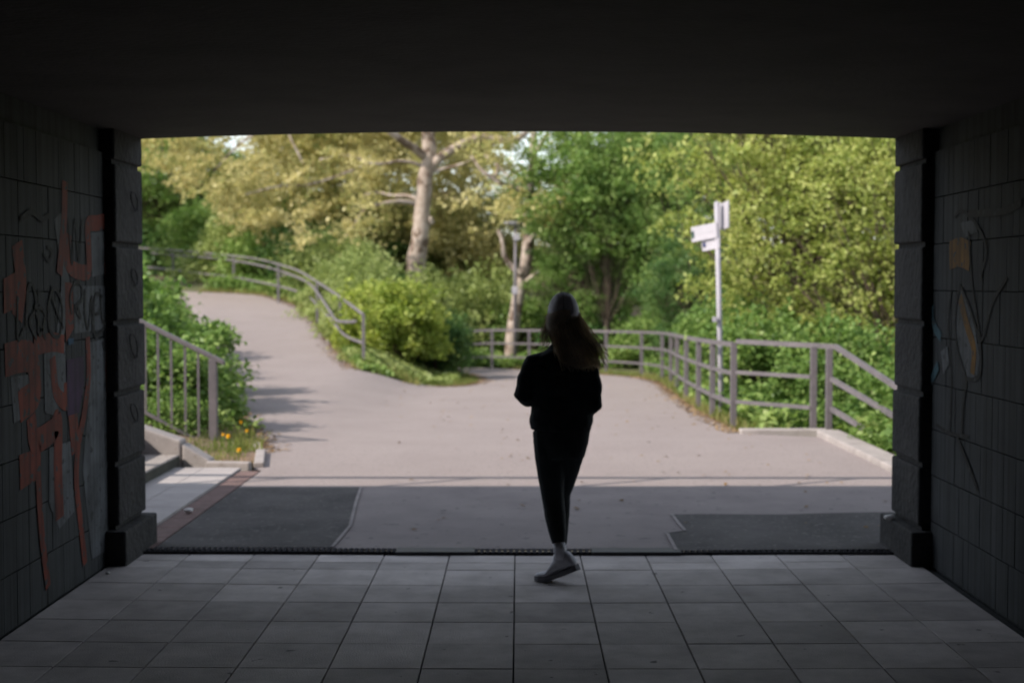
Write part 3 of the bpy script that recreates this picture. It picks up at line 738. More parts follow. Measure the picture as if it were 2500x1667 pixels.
def slender_plane():
    D = 38.6; rng = np.random.default_rng(6)
    base = P(1248, 850, D); base.z = g(base.x, D)-.1
    e = empty('plane_tree', base, 'slender pale plane tree with a forked trunk beside the street lamp', 'tree')
    bm = bmesh.new()
    tr = catmull([base, P(1250, 830, D), P(1258, 770, D), P(1270, 700, D), P(1285, 640, D), P(1290, 590, D), P(1289, 530, D), P(1296, 450, D), P(1302, 380, D), P(1304, 300, D), P(1310, 150, D)], 4); n = len(tr)
    tube(bm, tr, [.20-.11*i/n+(.03*math.exp(-((i-17)/4.)**2)) for i in range(n)], 12)
    for px, r0, r1 in (([(1275, 672), (1250, 650), (1232, 625), (1226, 585), (1215, 560)], .10, .045), ([(1283, 690), (1305, 672), (1318, 662)], .09, .04), ([(1290, 600), (1310, 560), (1340, 520)], .07, .03),
                       ([(1298, 470), (1230, 450), (1195, 430), (1175, 415), (1150, 380)], .08, .04), ([(1198, 436), (1212, 425), (1216, 400)], .06, .03), ([(1303, 380), (1340, 320), (1370, 260)], .07, .03)):
        pts = catmull([P(x, y, D-.3) for x, y in px], 4); m_ = len(pts)
        tube(bm, pts, [r0+(r1-r0)*i/m_ for i in range(m_)], 8)
    obj('trunk', bm, M['bark_plane'], e, smooth=True)
    clumps = []
    for i in range(60):
        px, py = rng.normal(1290, 95), rng.uniform(150, 520)
        if 1265 < px < 1400 and py > 250 and py < 440: continue
        clumps.append((P(px, py, D+rng.uniform(-2, 3)), rng.uniform(.3, .6), 1))
    me = leaf_mesh('crown', spray_points(rng, clumps, 110), .11, rng, .45, 1.25); me.transform(Matrix.Translation(-base)); me.materials.append(M['L_plane'])
    o = bpy.data.objects.new('crown', me); COL.objects.link(o); o.parent = e
slender_plane()
TN = ('trunk', 'crown')
def X_(px, D): return P(px, 700, D).x
# prototypes
tp_green = tree_parts(21, 8.5, (0, 0, 4.6), (3.3, 3.0, 3.4),   .16, 210, 170, .08, 'bark_dark', 'L_green', .52, .4, .22)
tp_dark = tree_parts(22, 8.5, (0, 0, 4.4), (2.6, 2.6, 3.9), .15, 190, 170, .08, 'bark_dark', 'L_dark', .52, .4, .12)
tp_soft = tree_parts(23, 8.0, (0, 0, 3.9), (3.4, 3.0, 3.8), .13, 220, 170, .08, 'bark_dark', 'L_soft', .6, .5, .08)
tp_olive = tree_parts(24, 7.4, (0, 0, 4.3), (3.1, 2.6, 3.1), .10, 330, 130, .062, 'bark_dark', 'L_olive', .36, .55, .18, shell=.3)
tp_plane = tree_parts(25, 11, (0, 0, 6.2), (4.2, 3.6, 4.6), .2, 210, 130, .11, 'bark_plane', 'L_plane', .6, .45, .2)
tp_can = tree_parts(27, 8.4, (0, 0, 5.3), (2.75, 2.0, 2.1), .10, 260, 150, .075, 'bark_dark', 'L_green', .45, .5, .2, lean=(.5, 0), lr=.12)
# foreground-right olive tree
place('broadleaf_tree', tp_olive, TN, gz(X_(1975, 24), 24), .4, (1.0, 1.0, 1.12), 'large olive green tree with fine twigs filling the right side above the fence', 'tree')
place('broadleaf_tree', tp_olive, TN, gz(X_(2240, 21.5), 21.5), 2.4, .85, 'olive green tree cut off by the right stone pillar', 'tree')
place('broadleaf_tree', tp_can, TN, gz(X_(1475, 37.6), 37.6), 0, .95, 'wide mid green tree with dark branches behind the person\'s head', 'tree')
place('broadleaf_tree', tp_green, TN, gz(X_(1680, 36.5), 36.5), 1.9, (.62, .62, .9), 'bright green tree behind the signpost boards', 'tree')
place('broadleaf_tree', tp_dark, TN, gz(X_(1685, 32.5), 32.5), 1.1, (.48, .48, .45), 'small dark green tree directly left of the signpost', 'tree')
place('broadleaf_tree', tp_green, TN, gz(X_(1500, 46), 46), 2.6, (.85, .85, .8), 'mid green tree on the bank left of the dark tree by the signpost', 'tree')
place('broadleaf_tree', tp_green, TN, gz(X_(1420, 38.8), 38.8), 4.1, (.52, .5, .56), 'small green tree under the wide tree behind the person\'s head', 'tree')
place('broadleaf_tree', tp_soft, TN, gz(X_(1150, 50), 50), .3, (1.0, 1.0, .62), 'soft pale green tree between the two plane tree trunks', 'tree')
place('broadleaf_tree', tp_dark, TN, gz(X_(880, 46), 46), 2.2, (.8, .8, .46), 'low dark green tree left of the big plane trunk', 'tree')
place('broadleaf_tree', tp_dark, TN, gz(X_(560, 58), 58), .5, (1.15, 1.15, .68), 'dark green tree above the middle of the ramp railing', 'tree')
place('broadleaf_tree', tp_green, TN, gz(X_(400, 56), 56), 3.3, (1.1, 1.1, .80), 'green tree at the far left above the end of the ramp railing', 'tree')
place('broadleaf_tree', tp_soft, TN, gz(X_(730, 55), 55), 1.7, (1.0, 1.0, .5), 'rounded light green tree behind the bend of the ramp railing', 'tree')
bgk = 'trees on the bank in the distance'
for i, (px, D, sc, pr, lb) in enumerate((
        (330, 74, 1.0, tp_dark, 'dark distant tree at the far left edge of the opening'), (415, 78, .95, tp_plane, 'tan distant tree between the left pillar and the blue sky gap'),
        (800, 80, .92, tp_plane, 'tan distant tree just right of the left sky gap'), (930, 76, .95, tp_plane, 'tan distant tree directly left of the big plane trunk'),
        (1130, 78, .88, tp_plane, 'tan distant tree between the plane trunk and the central sky gap'), (1540, 72, .84, tp_green, 'green distant tree right of the central sky gap'),
        (1600, 70, 1.0, tp_dark, 'dark distant tree above the signpost'), (1790, 66, 1.0, tp_green, 'green distant tree right of the signpost'),
        (1990, 62, 1.05, tp_plane, 'tan distant tree behind the large olive tree'), (2200, 60, 1.1, tp_green, 'green distant tree beside the right pillar'))):
    place('distant_tree', pr, TN, gz(X_(px, D), D), i*1.3, sc, lb, 'tree', bgk)
for x_, D, sc, pr, lb in ((-17.5, 47, .95, tp_green, 'green tree left of the opening beyond the ramp, hidden by the pillar'), (-20.5, 44, 1.1, tp_dark, 'dark tree far left of the opening, hidden by the pillar'), (-20, 62, 1.1, tp_plane, 'tan tree on the bank at the extreme left, hidden by the pillar'), (13.5, 34, 1.0, tp_green, 'green tree far right of the opening, hidden by the pillar')):
    place('broadleaf_tree', pr, TN, gz(x_, D), x_, sc, lb, 'tree')
# shrubs
def shrub_parts(seed, r, h, nl, leaf, lmat, lumps=26, updir=.5, elong=1.5, cr=.33):
    rng = np.random.default_rng(seed); bm = bmesh.new(); clumps = []
    for i in range(lumps):
        a = rng.uniform(0, 6.28); rad = r*math.sqrt(rng.uniform(0, 1))*.9; t = rng.uniform(.12, 1)
        z = h*t*math.sqrt(max(.05, 1-(rad/r)**2*.8))
        c = Vector((math.cos(a)*rad, math.sin(a)*rad, z)); clumps.append((c, r*cr*rng.uniform(.6, 1.3), rng.uniform(.6, 1.4)))
        tube(bm, wob((c.x*.15, c.y*.15, -.1), c, 4, .05, rng), [.018, .015, .012, .009, .006], 5, cap=False)
    ms = bpy.data.meshes.new('stem'); bm.to_mesh(ms); bm.free(); ms.materials.append(M['bark_dark'])
    pts = np.concatenate([blob_points(rng, clumps, nl/lumps*.6, .8), spray_points(rng, clumps, nl/lumps*.4, .3)]); pts[:, 2] = np.abs(pts[:, 2])
    mf = leaf_mesh('foliage', pts, leaf, rng, updir, elong); mf.materials.append(M[lmat]); return ms, mf
SN = ('stem', 'foliage')
sh_a = shrub_parts(31, 1.0, 1.5, 9500, .062, 'L_green', 46)
sh_b = shrub_parts(32, 1.0, 1.3, 9000, .060, 'L_dark', 42)
sh_c = shrub_parts(33, 1.15, 1.75, 20000, .062, 'L_lime', 70, cr=.24)
sh_d = shrub_parts(34, 1.2, 1.6, 12000, .060, 'L_soft', 50)
sh_e = shrub_parts(35, 1.0, 1.4, 9000, .078, 'L_green', 44, .7, 1.2)
sh_g = shrub_parts(36, 1.1, 1.5, 7000, .085, 'L_olive', 34)
def sh(pr, px, D, sc, label, rz=0, grp=None, dz=0, x=None):
    xx = X_(px, D) if x is None else x
    return place('shrub', pr, SN, gz(xx, D)+Vector((0, 0, dz)), rz, sc, label, 'shrub', grp)
# island
sh(sh_c, 962, 29.0, (1.1, 1.0, .98), 'bright yellow-green shrub on the grassy island between the paths', .3)
sh(sh_b, 1050, 30.0, (.75, .8, 1.0), 'dark shrub at the right end of the grassy island in front of the far fence', 1)
sh(sh_d, 895, 31.5, (.9, .9, 1.25), 'pale green shrub behind the yellow-green shrub and the end of the ramp railing', 2)
sh(sh_b, 1095, 34.0, (.6, .6, 1.2), 'dark green shrub at the foot of the big plane tree', 2.6)
# left near
LG = 'leafy bushes behind the left handrail'
sh(sh_e, 0, 15.2, (.85, .75, .80), 'leafy bush directly behind the left handrail balusters', .2, LG, x=-4.0)
sh(sh_a, 0, 17.2, (1.0, .95, .86), 'bush reaching over the path edge beyond the left handrail post', 1.2, LG, x=-4.62)
sh(sh_e, 0, 18.0, (1.2, 1.1, 1.30), 'tall leafy bush against the left pillar above the handrail', 2.2, LG, x=-5.35)
sh(sh_a, 0, 20.4, (1.15, 1.1, 1.0), 'green bush overhanging the left side of the asphalt path', 3.0, LG, x=-5.4)
sh(sh_e, 0, 24.0, (1.3, 1.2, .95), 'bush at the inner bend of the left path', 3.9, LG, x=-7.0)
sh(sh_e, 0, 26.5, (1.25, 1.2, 1.2), 'dense bush hiding the left edge of the far path', .8, LG, x=-7.55)
sh(sh_a, 0, 29.0, (1.5, 1.4, .8), 'bush beside the far end of the left path below the railing', 5, LG, x=-8.9)
sh(sh_a, 0, 22.5, (1.5, 1.4, 1.15), 'broad bush behind the tall leafy one at the left pillar', 4.4, LG, x=-7.3)
sh(sh_a, 0, 14.4, (.55, .42, .36), 'low bush at the foot of the left handrail', 5.6, LG, x=-3.75)

# behind ramp railing
HG = 'shrubs along the ramp railing'
for i, (px, D, sc, pr, lb) in enumerate((
        (330, 58, 2.3, sh_a, 'shrub behind the far left end of the ramp railing'), (430, 55, 1.9, sh_b, 'dark shrub behind the second post of the ramp railing'), (520, 52, 1.9, sh_a, 'mid green shrub between the second and third posts of the ramp railing'),
        (610, 49, 1.8, sh_d, 'pale shrub behind the ramp railing right of its third post'), (690, 46, 1.8, sh_a, 'green shrub behind the top of the railing bend'), (770, 43, 1.7, sh_b, 'dark shrub behind the steep part of the railing bend'),
        (830, 40, 1.25, sh_d, 'pale shrub between the railing bend and the plane trunk'), (905, 38.5, .85, sh_b, 'dark shrub left of the plane trunk foot'), (845, 35, 1.0, sh_d, 'small pale shrub just behind the lower end of the ramp railing'))):
    sh(pr, px, D, sc, lb, i*1.1, HG)
# behind far fence
FG = 'shrubs behind the far fence'
for i, (px, D, sc, pr, lb) in enumerate((
        (1100, 40, (1.3, 1.2, 1.5), sh_d, 'soft green shrub behind the left end of the far fence'), (1190, 41.5, (1.4, 1.3, 1.75), sh_d, 'soft green shrub left of the street lamp'), (1290, 40, (1.2, 1.2, 1.2), sh_a, 'green shrub at the foot of the slender plane tree'),
        (1340, 44, (1.4, 1.3, 1.0), sh_d, 'soft green shrub seen left of the cap'), (1420, 38.5, (1.3, 1.2, .95), sh_b, 'dark shrub seen just right of the person behind the far fence'), (1500, 38.5, (1.3, 1.2, 1.0), sh_b, 'dark shrub behind the curve of the far fence'),
        (1590, 36.8, (1.2, 1.1, 1.0), sh_a, 'green shrub behind the fence between the curve and the signpost'))):
    sh(pr, px, D, sc, lb, i*1.7+.5, FG)
# right bank
RG = 'bushes behind the right fence'
for i, (x, D, sc, pr, lb) in enumerate((
        (4.7, 29.8, (1.2, 1.1, 1.3), sh_a, 'bush left of the signpost pole behind the fence bend'), (4.15, 25.5, (1.0, 1.0, 1.15), sh_a, 'tall light green bush right behind the signpost'), (3.95, 21.5, (.95, .95, 1.05), sh_e, 'leafy bush filling the panels left of the corner post'),
        (5.3, 24.0, (1.2, 1.1, 1.45), sh_d, 'pale bush above the short straight fence section'), (4.4, 18.8, (1.0, .8, 1.02), sh_e, 'leafy bush behind the short straight fence section'), (6.6, 21.5, (1.2, 1.1, 1.45), sh_d, 'pale bush above the sloping handrail'),
        (5.6, 18.0, (1.0, .9, 1.2), sh_a, 'green bush behind the top of the sloping handrail'), (3.75, 17.2, (.75, .55, .62), sh_e, 'low leafy bush between corner post and middle post of the right fence'), (4.75, 16.2, (.85, .7, .78), sh_e, 'dark leafy bush under the sloping handrail'),
        (6.9, 18.6, (1.1, 1.0, 1.5), sh_a, 'green bush beside the right stone pillar'), (5.7, 15.0, (.9, .8, .9), sh_a, 'bush half hidden behind the right stone pillar'), (5.2, 28.5, (1.4, 1.3, 1.7), sh_b, 'dark bush below the large olive tree'),
        (7.3, 26.5, (1.5, 1.4, 1.5), sh_b, 'dark bush under the right side of the olive tree'), (4.1, 14.2, (.6, .6, .42), sh_e, 'small bush beside the wide pale kerb'))):
    e = sh(pr, 0, D, sc, lb, i*.9+.2, RG, x=x)
# grass verges (stuff)
def grass(name, segs, dens, hgt, m, seed, spread=.35, wd=.012, clear=0):
    rng = np.random.default_rng(seed); V = []
    for (a, b, sp) in segs:
        a = np.array(a[:2]); b = np.array(b[:2]); ln = np.linalg.norm(b-a); n = int(dens*ln*abs(sp))
        t = rng.uniform(0, 1, n); nrm = np.array([-(b-a)[1], (b-a)[0]])/max(ln, 1e-6)
        off = rng.uniform(0, 1, n)*sp
        for k in range(n):
            q = a+(b-a)*t[k]+nrm*off[k]; z = g(q[0], q[1]); h = hgt*rng.uniform(.4, 1.3); an = rng.uniform(0, 3.14)
            dx, dy_ = math.cos(an)*wd, math.sin(an)*wd; lx_, ly_ = rng.normal(0, h*.35, 2)
            V += [(q[0]-dx, q[1]-dy_, z-.02), (q[0]+dx, q[1]+dy_, z-.02), (q[0]+lx_, q[1]+ly_, z+h)]
    me = bpy.data.meshes.new(name); me.from_pydata(V, [], [(3*i, 3*i+1, 3*i+2) for i in range(len(V)//3)])
    return props(link(name, me, m), kind='stuff')
segs = [(isl[k+1], isl[k], -1) for k in range(len(isl)-1)]
def sides(poly, sp): return [(poly[k], poly[k+1], sp) for k in range(len(poly)-1)]
def rev(p): return p[::-1]
gs = []
gs += [(a, b, 1.0) for a, b in zip(rev(isl), rev(isl)[1:])]          # island: inside lies to the left going back
gs = [(b, a, s) for a, b, s in gs]
gr1 = grass('grass', [(b, a, 1.6) for a, b, s in gs], 260, .10, M['L_grass'], 1)
gr2 = grass('grass', [(b, a, 1.2) for a, b in zip(lp, lp[1:])], 300, .16, M['L_grass'], 2, wd=.02)
er = E_right[3:12]
gr3 = grass('grass', [(b, a, .55) for a, b in zip(er, er[1:])], 420, .12, M['L_grass'], 3)
gr4 = grass('grass', [(b, a, 1.0) for a, b in zip(E_left[:5], E_left[1:6])], 400, .14, M['L_grass'], 4)
gr5 = grass('grass', [((-3.2, 12.6), (-2.6, 13.4), .01), ((-2.62, 13.1), (-2.55, 12.5), -.5), ((-2.6, 13.1), (-3.0, 14.9), .6)], 900, .11, M['L_grass'], 5, wd=.008)
gr6 = grass('dry_grass', [((-2.95, 12.5), (-2.45, 12.4), .3), ((-3.5, 12.55), (-2.9, 12.5), .4)], 900, .07, M['L_dry'], 6, wd=.006)
# ivy-like low cover
def cover(name, boxes, n, leaf, m, seed, hh=.25):
    rng = np.random.default_rng(seed); C = []
    for (x0, x1, y0, y1, w_) in boxes:
        k = int(n*w_); xs_ = rng.uniform(x0, x1, k); ys_ = rng.uniform(y0, y1, k)
        for x, y in zip(xs_, ys_): C.append((x, y, g(x, y)+rng.uniform(0, hh)*(1+.6*mnoise.noise(Vector((x*1.3, y*1.3, 0))))))
    me = leaf_mesh(name, np.array(C), leaf, rng, .8, 1.3)
    return props(link(name, me, m), kind='stuff')
cover('ground_cover', [(2.75, 9, 15.6, 24, 1), (3.2, 10, 24, 36, .8), (-3, 3, 36.6, 44, .9), (3.6, 6, 12, 15.6, .3)], 26000, .085, M['L_green'], 41, .3)
cover('ground_cover', [(-5.6, -3.9, 12.6, 16, .25), (-9, -5.2, 16, 24, .5)], 24000, .075, M['L_green'], 42, .25)
def band(name, pts, off0, off1, n, leaf, m, seed, hh):
    rng = np.random.default_rng(seed); C = []
    for a, b in zip(pts, pts[1:]):
        a = Vector(a[:2]); b = Vector(b[:2]); ln = (b-a).length; nn = Vector(((b-a).y, -(b-a).x)).normalized()
        for _ in range(int(n*ln)):
            q = a.lerp(b, rng.uniform())+nn*rng.uniform(off0, off1); C.append((q.x, q.y, g(q.x, q.y)+rng.uniform(0, hh)))
    me = leaf_mesh(name, np.array(C), leaf, rng, .8, 1.3); return props(link(name, me, m), kind='stuff')
band('ground_cover', lp[:3], .1, .7, 900, .07, M['L_green'], 43, .12)
band('ground_cover', lp[2:], .2, 1.7, 900, .09, M['L_green'], 47, .42)
cover('ground_cover', [(-5, -2.2, 36.9, 50, 1), (-7.3, -5, 43, 50, .4)], 15000, .09, M['L_green'], 45, .45)
band('ground_cover', lp[4:], .9, 5.0, 900, .09, M['L_green'], 46, .5)
band('ground_cover', rev(isl)[0:8], -2.6, -.35, 700, .07, M['L_soft'], 44, .16)
def litter(name, pts, w_, n, seed):
    rng = np.random.default_rng(seed); C = []
    for a, b in zip(pts, pts[1:]):
        a = Vector(a[:2]); b = Vector(b[:2]); ln = (b-a).length; nn = Vector(((b-a).y, -(b-a).x)).normalized()
        for _ in range(int(n*ln)):
            q = a.lerp(b, rng.uniform())+nn*rng.normal(0, w_); C.append((q.x, q.y, g(q.x, q.y)+.022))
    me = leaf_mesh(name, np.array(C), .045, rng, 4, 1.3); return props(link(name, me, M['L_litter']), kind='stuff')
M['L_litter'] = leaf_mat('dry_leaf_litter', (.10, .065, .035), (.24, .16, .09), (.40, .29, .17), .1)
litter('leaf_litter', er, .10, 150, 51); litter('leaf_litter', lp, .12, 130, 52); litter('leaf_litter', isl[2:], .12, 130, 53); litter('leaf_litter', E_left[1:6], .10, 130, 54)
rl = np.random.default_rng(55); C = [(rl.uniform(-3, 2.8), rl.uniform(9, 30), 0) for _ in range(420)]
C = [(x, y, g(x, y)+.024) for x, y, _ in C if x > -.9-.16*max(0, y-12) and x > -2.2]
me = leaf_mesh('leaf_litter', np.array(C), .035, rl, 4, 1.3); props(link('leaf_litter', me, M['L_litter']), kind='stuff')
# yellow flowers in the bed
M['petal'] = mat('yellow_petal', (.9, .52, .01), (.98, .66, .04), 30, .6)
M['stalk'] = mat('green_stalk', (.10, .17, .04))
fl = [(557, 1067, 13.1, 1.0, 'large yellow dandelion nearest the handrail post'), (545, 1062, 13.3, .7, 'small yellow dandelion left of the large one near the handrail post'), (583, 1101, 12.9, 1.05, 'yellow dandelion closest to the front kerb of the flower bed'),
      (603, 1053, 14.2, .8, 'yellow dandelion at the right edge of the bed beside the path'), (588, 1032, 14.0, .8, 'yellow dandelion farthest back in the flower bed')]
def flower(px, py, D, s, lb):
    c = P(px, py, D); b = Vector((c.x, D, max(g(c.x, D), .02)))
    e = empty('dandelion', b, lb, 'flower', 'dandelions in the flower bed')
    bm = bmesh.new(); tube(bm, [b, b.lerp(c, .6)+Vector((.006, 0, 0)), c], .004, 5); obj('stalk', bm, M['stalk'], e)
    bm = bmesh.new(); rnd = random.Random(px)
    for k in range(46):
        a = k*2.4; el = .25+1.1*(k/46); r_ = .032*s
        d = Vector((math.cos(a)*math.cos(el), math.sin(a)*math.cos(el), math.sin(el))); sd_ = Vector((-math.sin(a), math.cos(a), 0))*.005*s
        v = [bm.verts.new(c+d*.004), bm.verts.new(c+d*r_*.7+sd_), bm.verts.new(c+d*r_), bm.verts.new(c+d*r_*.7-sd_)]; bm.faces.new(v)
    r = bmesh.ops.create_icosphere(bm, subdivisions=2, radius=.016*s)['verts']
    for v in r: v.co = v.co*1.0+c
    obj('bloom', bm, M['petal'], e)
for f in fl: flower(*f)
# litter
M['paper'] = mat('paper', (.7, .68, .66), rough=.8)
def scrap(px, py, lb, s=.03, Z=.03):
    d = ray(px, py); t = (Z-CAM_H)/d.z; c = Vector((0, 0, CAM_H))+d*t
    bm = bmesh.new(); bmesh.ops.create_icosphere(bm, subdivisions=2, radius=s)
    for v in bm.verts:
        k = 1+.35*mnoise.noise(v.co*60); v.co = Vector((v.co.x*1.2*k, v.co.y*k, v.co.z*.6*k)) + Vector((c.x, c.y, Z+s*.4))
    props(obj('paper_scrap', bm, M['paper']), lb, 'litter')
scrap(461, 1249, 'crumpled white paper scrap on the red gutter beside the pavers')
scrap(262, 1400, 'tiny white scrap on the tiled floor by the left wall', .012, .005)
scrap(2172, 1266, 'pale crumpled scrap on top of the right pillar plinth', .028, .207)

# ============================================================ PERSON
PY = 7.55
M['jacket'] = mat('black_jacket_fabric', (.020, .026, .028), (.032, .038, .040), 12, .85, .5, 30, spec=.15)
M['legging'] = mat('dark_leggings', (.020, .026, .028), (.030, .036, .038), 14, .8, .2, 60, spec=.2)
M['skin'] = mat('skin', (.45, .28, .20), (.52, .33, .24), 10, .55)
M['cap'] = mat('grey_cap_fabric', (.72, .70, .75), (.82, .80, .85), 25, .9, .3, 90)
M['sock'] = mat('white_sock', (.7, .7, .75), (.82, .82, .86), 30, .9)
M['shoe'] = mat('grey_trainer', (.55, .55, .60), (.75, .74, .78), 14, .7)
M['sole'] = mat('dark_sole', (.17, .17, .185), rough=.7)
M['hairm'] = leaf_mat('brown_hair', (.30, .25, .20), (.50, .43, .34), (.85, .75, .60), .5, 9)
person = empty('person', (P(1365, 1432, PY).x, PY, 0), 'person in dark jacket, leggings and grey cap seen from behind, walking out of the underpass', 'person')
OX = person.location.x
def L3(x, y, z): return Vector((OX+x, PY+y, z))
def ering(bm, c, rx, ry, n=20, rot=0, tilt=0):
    out = []
    for k in range(n):
        a = 2*math.pi*k/n; x, y = math.cos(a)*rx, math.sin(a)*ry
        x, y = x*math.cos(rot)-y*math.sin(rot), x*math.sin(rot)+y*math.cos(rot)
        out.append(bm.verts.new((c[0]+x, c[1]+y, c[2]+tilt*x)))
    return out
def loft(bm, rows, n=20):
    rings = [ering(bm, L3(*r[:3]), r[3], r[4], n, r[5] if len(r) > 5 else 0, r[6] if len(r) > 6 else 0) for r in rows]
    for a, b in zip(rings, rings[1:]):
        for k in range(n): bm.faces.new((a[k], a[(k+1) % n], b[(k+1) % n], b[k]))
    bm.faces.new(rings[0][::-1]); bm.faces.new(rings[-1])
def remeshed(name, bm, m, voxel=.009, smooth=4, fold=0, par=None):
    bmesh.ops.recalc_face_normals(bm, faces=bm.faces)
    me = bpy.data.meshes.new(name); bm.to_mesh(me); bm.free(); t = bpy.data.objects.new('tmp', me); COL.objects.link(t)
    a = t.modifiers.new('r', 'REMESH'); a.mode = 'VOXEL'; a.voxel_size = voxel
    b = t.modifiers.new('s', 'SMOOTH'); b.factor = .5; b.iterations = smooth
    dg = bpy.context.evaluated_depsgraph_get(); dg.update()
    nm = bpy.data.meshes.new_from_object(t.evaluated_get(dg)); nm.name = name
    bpy.data.objects.remove(t); nm.materials.clear()
    if fold:
        nm.update(); no = [v.normal.copy() for v in nm.vertices]
        for v, n_ in zip(nm.vertices, no):
            q = v.co; v.co = q + n_*fold*(mnoise.noise(Vector((q.x*9, q.y*9, q.z*16)))+.5*mnoise.noise(Vector((q.x*20+3, q.y*20, q.z*34))))
    nm.polygons.foreach_set('use_smooth', [True]*len(nm.polygons))
    return bake(link(name, nm, m, par or person))
# joints
hipL, kneeL, ankL = (-.065, 0, .83), (-.035, .02, .47), (.005, -.06, .165)
hipR, kneeR, ankR = (.085, 0, .83), (.012, .16, .47), (.018, .30, .09)
def limbp(a, b, t): return tuple(a[i]+(b[i]-a[i])*t for i in range(3))
headc = (.022, .02, 1.475)
# body: one continuous surface (legs, torso, arms, head)
bm = bmesh.new()
loft(bm, [(.01, 0, .78, .13, .10), (.01, 0, .88, .145, .105), (.01, 0, 1.0, .115, .085), (.012, 0, 1.12, .13, .09), (.015, 0, 1.22, .15, .085, 0, -.05), (.018, 0, 1.28, .11, .07), (.02, .005, 1.32, .055, .052), (.02, .01, 1.40, .048, .05)])
for h, k, a in ((hipL, kneeL, ankL), (hipR, kneeR, ankR)):
    tube(bm, [L3(*h), L3(*limbp(h, k, .5)), L3(*k), L3(*limbp(k, a, .35)), L3(*limbp(k, a, .8)), L3(*a)], [.082, .070, .050, .050, .034, .030], 12)
shL, elL, wrL = (-.145, 0, 1.235), (-.195, -.01, 1.02), (-.10, .20, 1.02)
shR, elR, wrR = (.185, 0, 1.215), (.200, -.01, .985), (.13, .20, .97)
for s_, e_, w_ in ((shL, elL, wrL), (shR, elR, wrR)):
    tube(bm, [L3(.02, 0, 1.22), L3(*s_), L3(*e_), L3(*limbp(e_, w_, .5)), L3(*w_)], [.05, .044, .034, .030, .024], 10)
# head with face towards +Y
def head_pts(bm):
    r = bmesh.ops.create_uvsphere(bm, u_segments=24, v_segments=18, radius=1)['verts']
    for v in r:
        x, y, z = v.co; jaw = 1-.28*max(0, -z)*(1 if y > -.3 else .6)
        v.co = L3(headc[0]+x*.074*jaw, headc[1]+y*.092*(1-.12*max(0, -z)), headc[2]+z*.112)
head_pts(bm)
tube(bm, [L3(headc[0], .10, 1.485), L3(headc[0], .128, 1.462), L3(headc[0], .112, 1.450)], [.010, .014, .012], 8)     # nose
tube(bm, [L3(headc[0]-.022, .098, 1.425), L3(headc[0], .108, 1.425), L3(headc[0]+.022, .098, 1.425)], [.006, .009, .006], 8)  # lips
for s_ in (-1, 1): tube(bm, [L3(headc[0]+s_*.074, .02, 1.50), L3(headc[0]+s_*.084, .01, 1.475), L3(headc[0]+s_*.074, .02, 1.45)], [.010, .014, .009], 8)
# hands with five fingers
for w_, s_ in ((wrL, 1), (wrR, -1)):
    c = Vector(w_); palm = c+Vector((s_*.035, .055, 0))
    tube(bm, [L3(*c), L3(*c.lerp(palm, .6)), L3(*palm)], [.022, .030, .028], 10)
    for k in range(4):
        f0 = palm+Vector((s_*.005, .005, .030-.020*k)); ln = (.038, .044, .041, .032)[k]
        d1 = Vector((s_*.75, .6, .05)).normalized()*ln; d2 = Vector((s_*.95, -.2, -.15)).normalized()*ln*.65
        tube(bm, [L3(*f0), L3(*(f0+d1)), L3(*(f0+d1+d2)), L3(*(f0+d1+d2+Vector((s_*.004, -.018, 0))))], [.0095, .0088, .008, .007], 8)
    t1 = c.lerp(palm, .35)+Vector((s_*.012, 0, .022)); t2 = t1+Vector((s_*.032, .012, .022)); t3 = t2+Vector((s_*.024, .018, .0))
    tube(bm, [L3(*t1), L3(*t2), L3(*t3)], [.012, .010, .008], 8)
remeshed('body', bm, M['skin'], .0065, 2)
M['eye'] = mat('eye', (.05, .035, .03), rough=.2)
for s_ in (-1, 1):
    bm = bmesh.new(); bmesh.ops.create_uvsphere(bm, u_segments=12, v_segments=8, radius=.010)
    for v in bm.verts: v.co += L3(headc[0]+s_*.030, .100, 1.480)
    obj('eye', bm, M['eye'], person, smooth=True)
# jacket
bm = bmesh.new()
loft(bm, [(.010, .005, .848, .168, .125, 0, -.03), (.010, .005, .90, .175, .128, 0, -.02), (.022, 0, 1.0, .172, .125), (.022, 0, 1.10, .176, .122), (.020, 0, 1.19, .180, .112, 0, -.06), (.018, 0, 1.25, .158, .092, 0, -.08), (.018, .0, 1.30, .085, .070), (.02, .005, 1.335, .060, .060)], 28)
tube(bm, [L3(-.06, 0, 1.235), L3(-.145, 0, 1.215), L3(-.178, -.008, 1.13), L3(-.200, -.015, 1.045), L3(-.175, .06, 1.02), L3(-.11, .18, 1.02)], [.06, .062, .058, .054, .048, .038], 14)
tube(bm, [L3(.08, 0, 1.22), L3(.172, 0, 1.195), L3(.183, -.008, 1.10), L3(.186, -.015, .985), L3(.172, .06, .965), L3(.13, .18, .97)], [.06, .058, .052, .050, .046, .038], 14)
remeshed('jacket', bm, M['jacket'], .008, 5, .006)
# leggings
bm = bmesh.new()
loft(bm, [(.022, 0, .70, .118, .10), (.020, 0, .78, .142, .118), (.020, 0, .86, .155, .118), (.020, 0, .92, .145, .11)], 24)
def leg(h, k, a, r):
    tube(bm, [L3(h[0], h[1], h[2]+.02), L3(*limbp(h, k, .35)), L3(*limbp(h, k, .7)), L3(*k), L3(*limbp(k, a, .3)), L3(*limbp(k, a, .6)), L3(*limbp(k, a, .80))], r, 16)
leg(hipL, kneeL, ankL, [.085, .083, .074, .062, .060, .050, .038])
leg(hipR, kneeR, ankR, [.085, .080, .070, .058, .054, .044, .038])
remeshed('leggings', bm, M['legging'], .007, 4, .0015)
